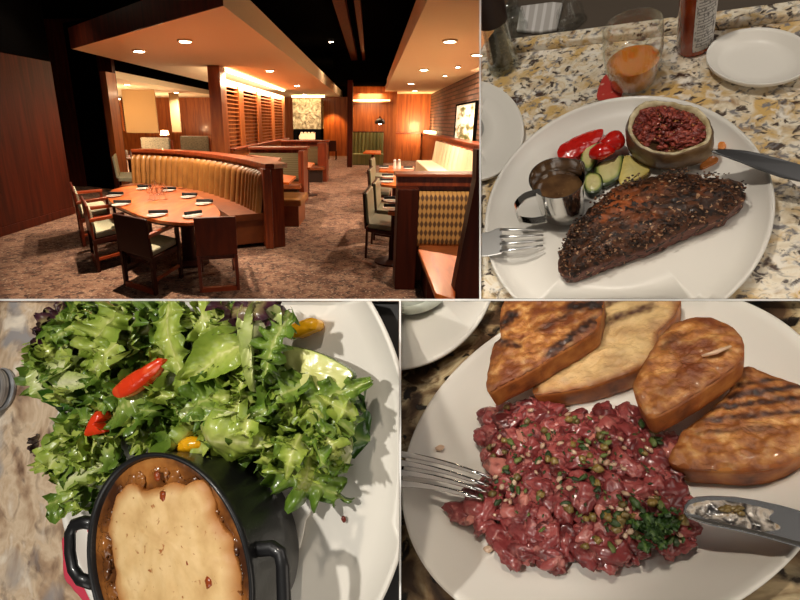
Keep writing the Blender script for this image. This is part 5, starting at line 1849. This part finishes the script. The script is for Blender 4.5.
M_redp2 = mat('orange_red_pepper', S3(222, 58, 20), rough=.25, coat=.6, over=[('noise', 90, .55, .75, S3(236, 96, 40))])
M_yel = mat('yellow_pepper', S3(232, 168, 20), rough=.25, coat=.6)
chunk([(106, 392), (112, 384), (124, 374), (140, 365), (152, 358), (157, 359), (155, 367), (146, 378), (134, 388), (122, 396), (112, 398)], .060, .050, M_redp2, 'pepper_strip', 'long orange-red pepper strip lying on the salad', 'pepper', hump=.004)
chunk([(80, 436), (84, 424), (90, 413), (96, 412), (98, 418), (94, 424), (101, 432), (92, 435)], .052, .042, M_redp2, 'pepper_strip', 'small orange-red pepper piece at the lower left of the salad', 'pepper', hump=.003)
chunk([(284, 332), (286, 325), (296, 321), (308, 317), (315, 320), (314, 328), (304, 333), (294, 337), (286, 336)], .020, .0085, M_yel, 'pepper_strip', 'yellow pepper strip at the upper right of the salad', 'pepper', hump=.003)
chunk([(172, 450), (176, 441), (186, 437), (196, 441), (196, 448), (188, 453), (178, 453)], .052, .040, M_yel, 'pepper_strip', 'yellow pepper piece between the salad and the pot rim', 'pepper', hump=.003)
M_cuc = mat('cucumber', attr=('rim', [(0, S3(206, 206, 120)), (.5, S3(214, 214, 140)), (.76, S3(196, 202, 120)), (.82, S3(120, 140, 60)), (1, S3(70, 96, 36))]), rough=.3, coat=.4, over=[('voronoi', 150, .16, .0, S3(230, 226, 170))])
chunk([(282, 352), (286, 347), (296, 347), (320, 354), (338, 363), (352, 374), (344, 386), (330, 396), (312, 402), (296, 396), (286, 378)], .032, .025, M_cuc, 'cucumber_slice', 'pale green cucumber slice at the right of the salad', 'cucumber', hump=.001)
q = F3.at(344, 519, .008)
mb = MB().blob((q.x, q.y, .0085), (.0018, .0014, .0008), 2, .3, 2); mb.build('crumb', mat('brown_crumb', S3(110, 34, 16), rough=.4), smooth=True, label='tiny reddish brown crumb alone on the bare plate', cat='crumb')

# ------------------------------------------------------------------- tartare table (lower right)
cur[0] = F4
M_gr4 = granite('brown_granite', [(0.30, S3(40, 28, 20)), (0.42, S3(84, 62, 44)), (0.5, S3(150, 124, 90)), (0.58, S3(206, 188, 150)), (0.66, S3(120, 92, 60)), (0.78, S3(50, 38, 30))], 30,
                [('noise', 70, 0.56, 0.64, S3(30, 24, 20)), ('noise', 18, 0.55, 0.66, S3(56, 40, 28)), ('noise', 30, .62, .7, S3(200, 178, 140))])
slab(F4, [(401.4, 301.4), (980, 301.4), (980, 740), (401.4, 740)], -.03, 0, 'granite_countertop', M_gr4, 'dark brown and cream granite counter under the tartare plate', 'countertop')
p4 = [(500, 332), (468, 354), (444, 384), (421, 419), (406, 453), (401, 480), (403, 534), (430, 573), (466, 600), (791, 549), (767, 585), (746, 600), (746, 301), (780, 318), (800, 335)]
plate(F4, p4, 'large white dinner plate carrying the tartare and toast', h=.020, lip=.12)
plate(F4, ellipse_px(390, 262, 107, 107), 'cut-off white plate at the upper left above the tartare plate', h=.018, name='side_plate', lip=.14)
P = F4.at(423, 296, .012)
rr_ = (F4.at(454, 296, .02) - F4.at(392, 296, .02)).length / 2
mb = MB(); mb.lathe([(0, .0075), (rr_ * .6, .0075), (rr_ * .95, .018), (rr_, .030), (rr_ * .93, .030), (rr_ * .86, .020), (rr_ * .5, .012), (0, .011)], (P.x, P.y, 0), 64)
mb.build('small_bowl', mat('pale_bowl', S3(186, 190, 176), rough=.25, coat=.4), smooth=True, label='small pale bowl standing on the cut-off plate at the upper left', cat='bowl')

ZB = .0075


def toast_mat():
    m, nt, b = new_mat('toasted_bread')
    tc = nt.nodes.new('ShaderNodeTexCoord').outputs['Object']
    n1 = nt.nodes.new('ShaderNodeTexNoise'); n1.inputs['Scale'].default_value = 150; n1.inputs['Detail'].default_value = 8
    nt.links.new(tc, n1.inputs['Vector'])
    base = ramp(nt, n1.outputs[0], [(.3, S3(122, 68, 28)), (.44, S3(166, 102, 46)), (.56, S3(192, 130, 66)), (.72, S3(222, 176, 112))])
    cur_ = base
    for nm, c, p in (('pale', S3(226, 194, 136), 1.0), ('brown', S3(116, 56, 18), 1.0), ('char', S3(34, 18, 10), 1.0)):
        at = nt.nodes.new('ShaderNodeAttribute'); at.attribute_name = nm
        mx = nt.nodes.new('ShaderNodeMix'); mx.data_type = 'RGBA'
        nt.links.new(at.outputs['Fac'], mx.inputs[0]); nt.links.new(cur_, mx.inputs[6]); mx.inputs[7].default_value = c4(c)
        cur_ = mx.outputs[2]
    nt.links.new(cur_, b.inputs['Base Color'])
    b.inputs['Roughness'].default_value = .55
    b.inputs['Coat Weight'].default_value = .12
    n2 = nt.nodes.new('ShaderNodeTexNoise'); n2.inputs['Scale'].default_value = 420; n2.inputs['Detail'].default_value = 6
    nt.links.new(tc, n2.inputs['Vector'])
    bn = nt.nodes.new('ShaderNodeBump'); bn.inputs['Strength'].default_value = .8; bn.inputs['Distance'].default_value = .002
    nt.links.new(n2.outputs[0], bn.inputs['Height']); nt.links.new(bn.outputs[0], b.inputs['Normal'])
    return m


M_toast = toast_mat()
M_crust = mat('bread_crust', stops=[(.3, S3(96, 44, 14)), (.5, S3(150, 82, 30)), (.7, S3(184, 118, 54))], scale=70, detail=8, rough=.55, coat=.15, bump=(180, .7, 'noise', None, .002))


def cl(x):
    return max(0.0, min(1.0, x))


def toast(px, h0, slope, thick, label, pale=0.0, stripes=(), brown=.3, seed=0):
    """slope: rise per metre along u and v of the counter; stripes: (point px, point px, half width m, strength)"""
    n = len(px)
    cx, cy = sum(p[0] for p in px) / n, sum(p[1] for p in px) / n
    P0 = F4.at(cx, cy, h0)
    nn = V((-slope[0], -slope[1], 1)).normalized()

    def onp_(a_, b_):
        r = F4.I.to_3x3() @ ray(a_, b_)
        return F4.cam + r * ((P0 - F4.cam).dot(nn) / r.dot(nn))
    P = [onp_(a_, b_) for a_, b_ in px]
    pz = lambda x, y: P0.z + slope[0] * (x - P0.x) + slope[1] * (y - P0.y)
    sl = []
    for a_, b_, w_, s_ in stripes:
        sl.append((onp_(*a_), onp_(*b_), w_, s_))

    def charf(co, t_, side):
        v = 0
        for A_, B_, w_, s_ in sl:
            d = (B_ - A_).to_2d(); L = d.length; d = d / L
            q = (co - A_).to_2d()
            al = cl(q.dot(d) / L) * L
            dist = (q - d * al).length + .0016 * nz(co.x * 180, co.y * 180, seed)
            v = max(v, s_ * cl(1.25 - dist / w_))
        return cl(v * (1 + .8 * nz(co.x * 300, co.y * 300, seed + 3)))
    t = thing('toast_slice', label, 'toast', V((P0.x, P0.y, P0.z - thick)), 'grilled toast slices')
    jit = .022
    top = MB().outline([(p.x, p.y) for p in P], lambda t_, x, y: pz(x, y) + .0016 * fbm(x * 140, y * 140, seed) - .0022 * t_ ** 8, rings=46, nseg=180, base=0, wall=1, edge_jit=jit, seed=seed,
                       basefun=lambda x, y: pz(x, y) - .003,
                       vals={'char': lambda co, t_, s: charf(co, t_, s), 'brown': lambda co, t_, s: cl(max(brown * (1 + 3.4 * fbm(co.x * 55, co.y * 55, seed + 1)), (t_ - .84) * 5, charf(co, t_, s) * 1.4)), 'pale': lambda co, t_, s: cl(pale * (1.15 - t_ ** 6) + .4 * pale * nz(co.x * 60, co.y * 60, seed))})
    top.build('crumb', M_toast, t, smooth=True)
    sd = MB().outline([(p.x, p.y) for p in P], lambda t_, x, y: pz(x, y) - .0022, rings=3, nseg=120, base=0, wall=5, edge_jit=jit, seed=seed, basefun=lambda x, y: pz(x, y) - thick, inset=.035)
    sd.build('crust', M_crust, t, smooth=True)
    return t


toast([(601, 300), (640, 280), (677, 292), (677, 309), (668, 320), (657, 333), (657, 352), (646, 362), (625, 372), (600, 381), (570, 388), (545, 392), (532, 390), (540, 372), (570, 330)], .0275, (0, 0), .0195,
      'pale cream toast slice, second from the left, partly under its neighbour', pale=.75, brown=.12, stripes=[((606, 322), (650, 306), .005, .55), ((600, 306), (640, 292), .004, .5)], seed=2)
toast([(488, 390), (486, 380), (488, 366), (493, 343), (500, 336), (499, 322), (503, 300), (520, 275), (580, 270), (602, 290), (601, 312), (596, 326), (580, 338), (556, 352), (530, 368), (505, 381)], .049, (0, 0), .020,
      'leftmost toast slice with black charred patches', brown=.42, stripes=[((503, 323), (512, 315), .0065, 1), ((496, 340), (516, 346), .0045, .7), ((500, 392), (530, 372), .004, .6), ((550, 352), (595, 318), .0045, .8), ((540, 330), (580, 306), .0035, .6), ((575, 306), (598, 303), .008, 1)], seed=5)
toast([(678, 437), (670, 452), (669, 460), (686, 466), (712, 468), (745, 469), (775, 465), (797, 457), (818, 440), (830, 420), (822, 396), (800, 383), (780, 376), (752, 366), (738, 368), (728, 390), (704, 413), (684, 428)], .0255, (0, 0), .0175,
      'rightmost toast slice with dark grill stripes', brown=.22, stripes=[((742, 385), (790, 374), .0024, .7), ((731, 396), (800, 385), .0026, .85), ((713, 408), (798, 398), .0026, .8), ((702, 420), (800, 411), .0024, .6), ((698, 433), (770, 427), .0022, .4)], seed=8)
toast([(634, 392), (633, 382), (640, 366), (650, 350), (657, 338), (668, 326), (682, 318), (704, 315), (726, 321), (740, 333), (744, 347), (738, 360), (722, 373), (700, 388), (680, 400), (660, 411), (648, 414), (640, 404)], .0485, (0, 0), .0195,
      'third toast slice from the left, golden with a thin white sliver', brown=.34, stripes=[((664, 345), (680, 335), .004, .4)], seed=12)
P = F4.at(715, 352, .0500)
mb = MB(); mb.tube([F4.at(702, 356, .0515), F4.at(716, 352, .0518), F4.at(731, 346, .0515)], [.0006, .0013, .0007], 8)
mb.build('onion_sliver', mat('onion', S3(214, 180, 150), rough=.4), smooth=True, label='thin pale onion sliver lying on the third toast slice', cat='onion')

# tartare
tart = [(482, 420), (497, 408), (515, 406), (550, 407), (590, 412), (625, 409), (650, 425), (672, 445), (670, 475), (684, 505), (692, 535), (677, 548), (650, 540), (632, 555), (590, 560), (572, 548), (550, 560), (516, 560), (505, 556), (508, 541), (490, 530), (460, 515), (462, 500), (487, 485), (487, 465), (480, 445)]
Pt = [F4.at(a_, b_, .012) for a_, b_ in tart]
ctt = sum(Pt, V((0, 0, 0))) / len(Pt)
tr = random.Random(5)


def mound(px, py):
    """how high the heap is at a pixel"""
    e = min(1, min(math.hypot(px - a_, py - b_) for a_, b_ in tart) / 55)
    return e


M_beef = mat('raw_beef', attr=('v', [(0, S3(84, 30, 30)), (.35, S3(124, 50, 50)), (.65, S3(148, 68, 66)), (.85, S3(164, 88, 82)), (1, S3(188, 118, 104))]), rough=.3, coat=.4, sss=.0,
             over=[('noise', 170, .56, .70, S3(178, 112, 104)), ('noise', 70, .55, .7, S3(98, 36, 38))], bump=(170, .6, 'noise', None, .003))
mb = MB()
base_ = MB()
for k, (px, py) in enumerate(scatter(tart, 640, tr)):
    e = mound(px, py)
    layer = tr.random()
    h = ZB + .004 + e * .018 * layer ** .6 + tr.uniform(0, .002)
    q = F4.at(px, py, h)
    s_ = tr.uniform(.0034, .0075)
    rot = Matrix.Rotation(tr.uniform(0, 6.28), 3, 'Z') @ Matrix.Rotation(tr.uniform(-.6, .6), 3, 'X')
    mb.blob(q, (s_ * tr.uniform(1.0, 1.5), s_ * tr.uniform(.7, 1.0), s_ * tr.uniform(.5, .8)), 3, .55, 1.7, rot, tr.random() * 90, {'v': cl(tr.gauss(.45, .25))})
for vt in mb.bm.verts:
    vt.co.z = max(vt.co.z, ZB + .0005)
mb.build('beef_tartare', M_beef, smooth=True, label='heap of glossy chopped raw beef tartare in the middle of the plate', cat='tartare', kind='stuff', origin=(ctt.x, ctt.y, ZB))
hot = [(560, 430, 26), (590, 465, 30), (520, 440, 26), (655, 430, 22), (560, 500, 30), (660, 540, 24), (640, 500, 24), (600, 445, 20), (500, 490, 22), (610, 520, 26)]


def bits(n, name, m, label, size, sd, rad=(1.5, .8, .4), sub=1):
    rb_ = random.Random(sd)
    mb = MB()
    for k in range(n):
        cx, cy, rr2 = rb_.choice(hot)
        px, py = rb_.gauss(cx, rr2 * .7), rb_.gauss(cy, rr2 * .6)
        if not inside(tart, px, py):
            continue
        h = ZB + .010 + mound(px, py) * .0185
        q = F4.at(px, py, h)
        s_ = rb_.uniform(*size)
        mb.blob(q, (s_ * rad[0], s_ * rad[1], s_ * rad[2]), sub, .6, 2.2, Matrix.Rotation(rb_.uniform(0, 6), 3, 'Z') @ Matrix.Rotation(rb_.uniform(-.7, .7), 3, 'X'), rb_.random() * 60, {'v': rb_.random()})
    mb.build(name, m, smooth=True, label=label, cat='garnish', kind='stuff')


bits(80, 'chopped_herbs', mat('parsley', attr=('v', [(0, S3(30, 44, 18)), (.6, S3(56, 78, 30)), (1, S3(104, 112, 56))]), rough=.5), 'chopped green herbs sprinkled through the raw beef', (.0010, .0026), 31, sub=2)
bits(70, 'minced_onion', mat('minced_onion', attr=('v', [(0, S3(160, 120, 96)), (1, S3(204, 176, 148))]), rough=.3, coat=.4), 'small pale onion cubes mixed into the raw beef', (.0012, .0024), 32, (1.2, .8, .6))
bits(170, 'herb_flecks', bpy.data.materials['parsley'], 'tiny dark green herb flecks all over the raw beef', (.0005, .0012), 37)
bits(50, 'chopped_capers', mat('caper', attr=('v', [(0, S3(90, 76, 36)), (1, S3(134, 108, 52))]), rough=.35, coat=.3), 'olive coloured caper bits mixed into the raw beef', (.0018, .003), 33, (1, .9, .7), 2)
bunch = MB()
for k in range(22):
    px, py = tr.gauss(658, 8), tr.gauss(532, 8)
    q = F4.at(px, py, .026 + tr.uniform(-.002, .003))
    a_ = tr.uniform(0, 6.28)
    dd = V((math.cos(a_), math.sin(a_), tr.uniform(-.4, .4))) * tr.uniform(.003, .006)
    leaf(bunch, q - dd, q + dd, tr.uniform(.005, .009), .001, tr.uniform(-.7, .7), .0012, 4, seed=k * 2.3, lobes=.5, nu=8, nv=16)
bunch.build('parsley_sprig', mat('parsley_leaf', attr=('fcol', [(0, S3(90, 116, 50)), (.4, S3(50, 80, 28)), (1, S3(34, 60, 18))]), rough=.45), smooth=True, label='dark green parsley tuft at the lower right of the tartare', cat='parsley')
# stray bits on the plate
for i, (px, py, s_, mm, nm, lb) in enumerate(((441, 450, .0035, 'onion', 'onion_piece', 'pinkish onion piece on the plate above the fork tines'), (488, 548, .0032, 'minced_onion', 'onion_piece', 'translucent onion cube on the plate below the tartare'),
                                              (486.5, 537, .0012, 'brown_crumb', 'crumb', 'dark speck on the plate left of the lone onion cube'), (427, 532, .0008, 'brown_crumb', 'crumb', 'upper dark speck at the left of the tartare plate'), (435, 545, .0008, 'brown_crumb', 'crumb', 'lower dark speck at the left of the tartare plate'))):
    q = F4.at(px, py, .010)
    mb = MB().blob((q.x, q.y, .0078 + s_ * .35 + (.004 if px < 450 else 0)), (s_, s_ * .7, s_ * .35), 2, .4, 2, seed=px, vals={'v': .8}); mb.build(nm, bpy.data.materials[mm], smooth=True, label=lb, cat='crumb' if nm == 'crumb' else 'onion')
chunk([(673, 498), (680, 496), (686, 499), (688, 505), (680, 508), (674, 505)], ZB + .0012, ZB - .001, M_smear, 'sauce_spot', 'orange oil spot on the plate above the knife tip', 'sauce', jit=.05)

# fork and knife
t = thing('fork', 'steel fork with its tines pushed into the tartare from the left', 'fork', F4.at(430, 470, .028))
for (y0, y1, xe) in ((455, 478, 491), (464, 486, 489), (474, 492, 487), (485, 499, 482)):
    P = [F4.at(396 + (xe - 396) * s, y0 - 2 + (y1 - y0 + 2) * s - 3.0 * math.sin(s * 3.14), .034 - .010 * s) for s in (0, .2, .4, .6, .8, 1)]
    mb = MB(); mb.tube(P, [.0024, .0023, .0021, .0019, .0016, .0009], 10, flat=((0, 0, 1), .7)); mb.build('tine', M_steel2, t, smooth=True)
t = thing('knife', 'steel table knife smeared with food, on the right of the tartare plate', 'knife', F4.at(750, 515, .03))
kb = [(683, 512), (684, 505), (688, 499.5), (696, 496), (712, 495), (735, 496), (757, 499.5), (780, 504.5), (800, 510), (830, 519), (830, 556), (800, 546.5), (780, 541), (757, 534.5), (735, 529.5), (712, 525), (697, 521), (687, 517)]
cutlery_blade(kb, .032, .0016, 'blade', mat('blade_steel', (.52, .54, .58), rough=.22, metal=.9), t)
cutlery_blade([(687, 516.0), (697, 520.0), (712, 524.0), (735, 528.6), (757, 533.6), (780, 540.0), (800, 545.5), (830, 555), (830, 551), (800, 541.8), (780, 536.3), (757, 530.2), (735, 525.2), (712, 520.6), (697, 517)], .0326, .0006, 'cutting_edge', M_steel2, t)
sm = MB().outline([(p.x, p.y) for p in pts_at(F4, [(686, 511), (692, 503), (710, 499), (735, 501), (757, 505), (775, 510), (770, 518), (778, 526), (760, 530), (735, 524), (712, 519), (695, 514)], .033)],
                  lambda t_, x, y: .0323 + .0009 * max(-.3, fbm(x * 150, y * 150, 5)), rings=26, nseg=120, base=.0321, wall=1, edge_jit=.12)
sm.build('food_smear', mat('pale_smear', stops=[(.38, S3(52, 50, 52)), (.47, S3(120, 112, 104)), (.56, S3(214, 204, 192)), (.66, S3(176, 150, 110)), (.75, S3(70, 70, 72))], scale=95, detail=7, dist=1.6, rough=.25, coat=.4), t, smooth=True)
mb = MB()
for k, (px, py) in enumerate(((722, 509), (728, 507), (733, 508), (737, 510), (740, 508), (741, 513), (727, 510))):
    mb.blob(F4.at(px, py, .0338), (.0018, .0014, .0009), 2, .4, 2, seed=k, vals={'v': .5 + .1 * (k % 4)})
mb.build('herb_bits', bpy.data.materials['caper'], t, smooth=True)
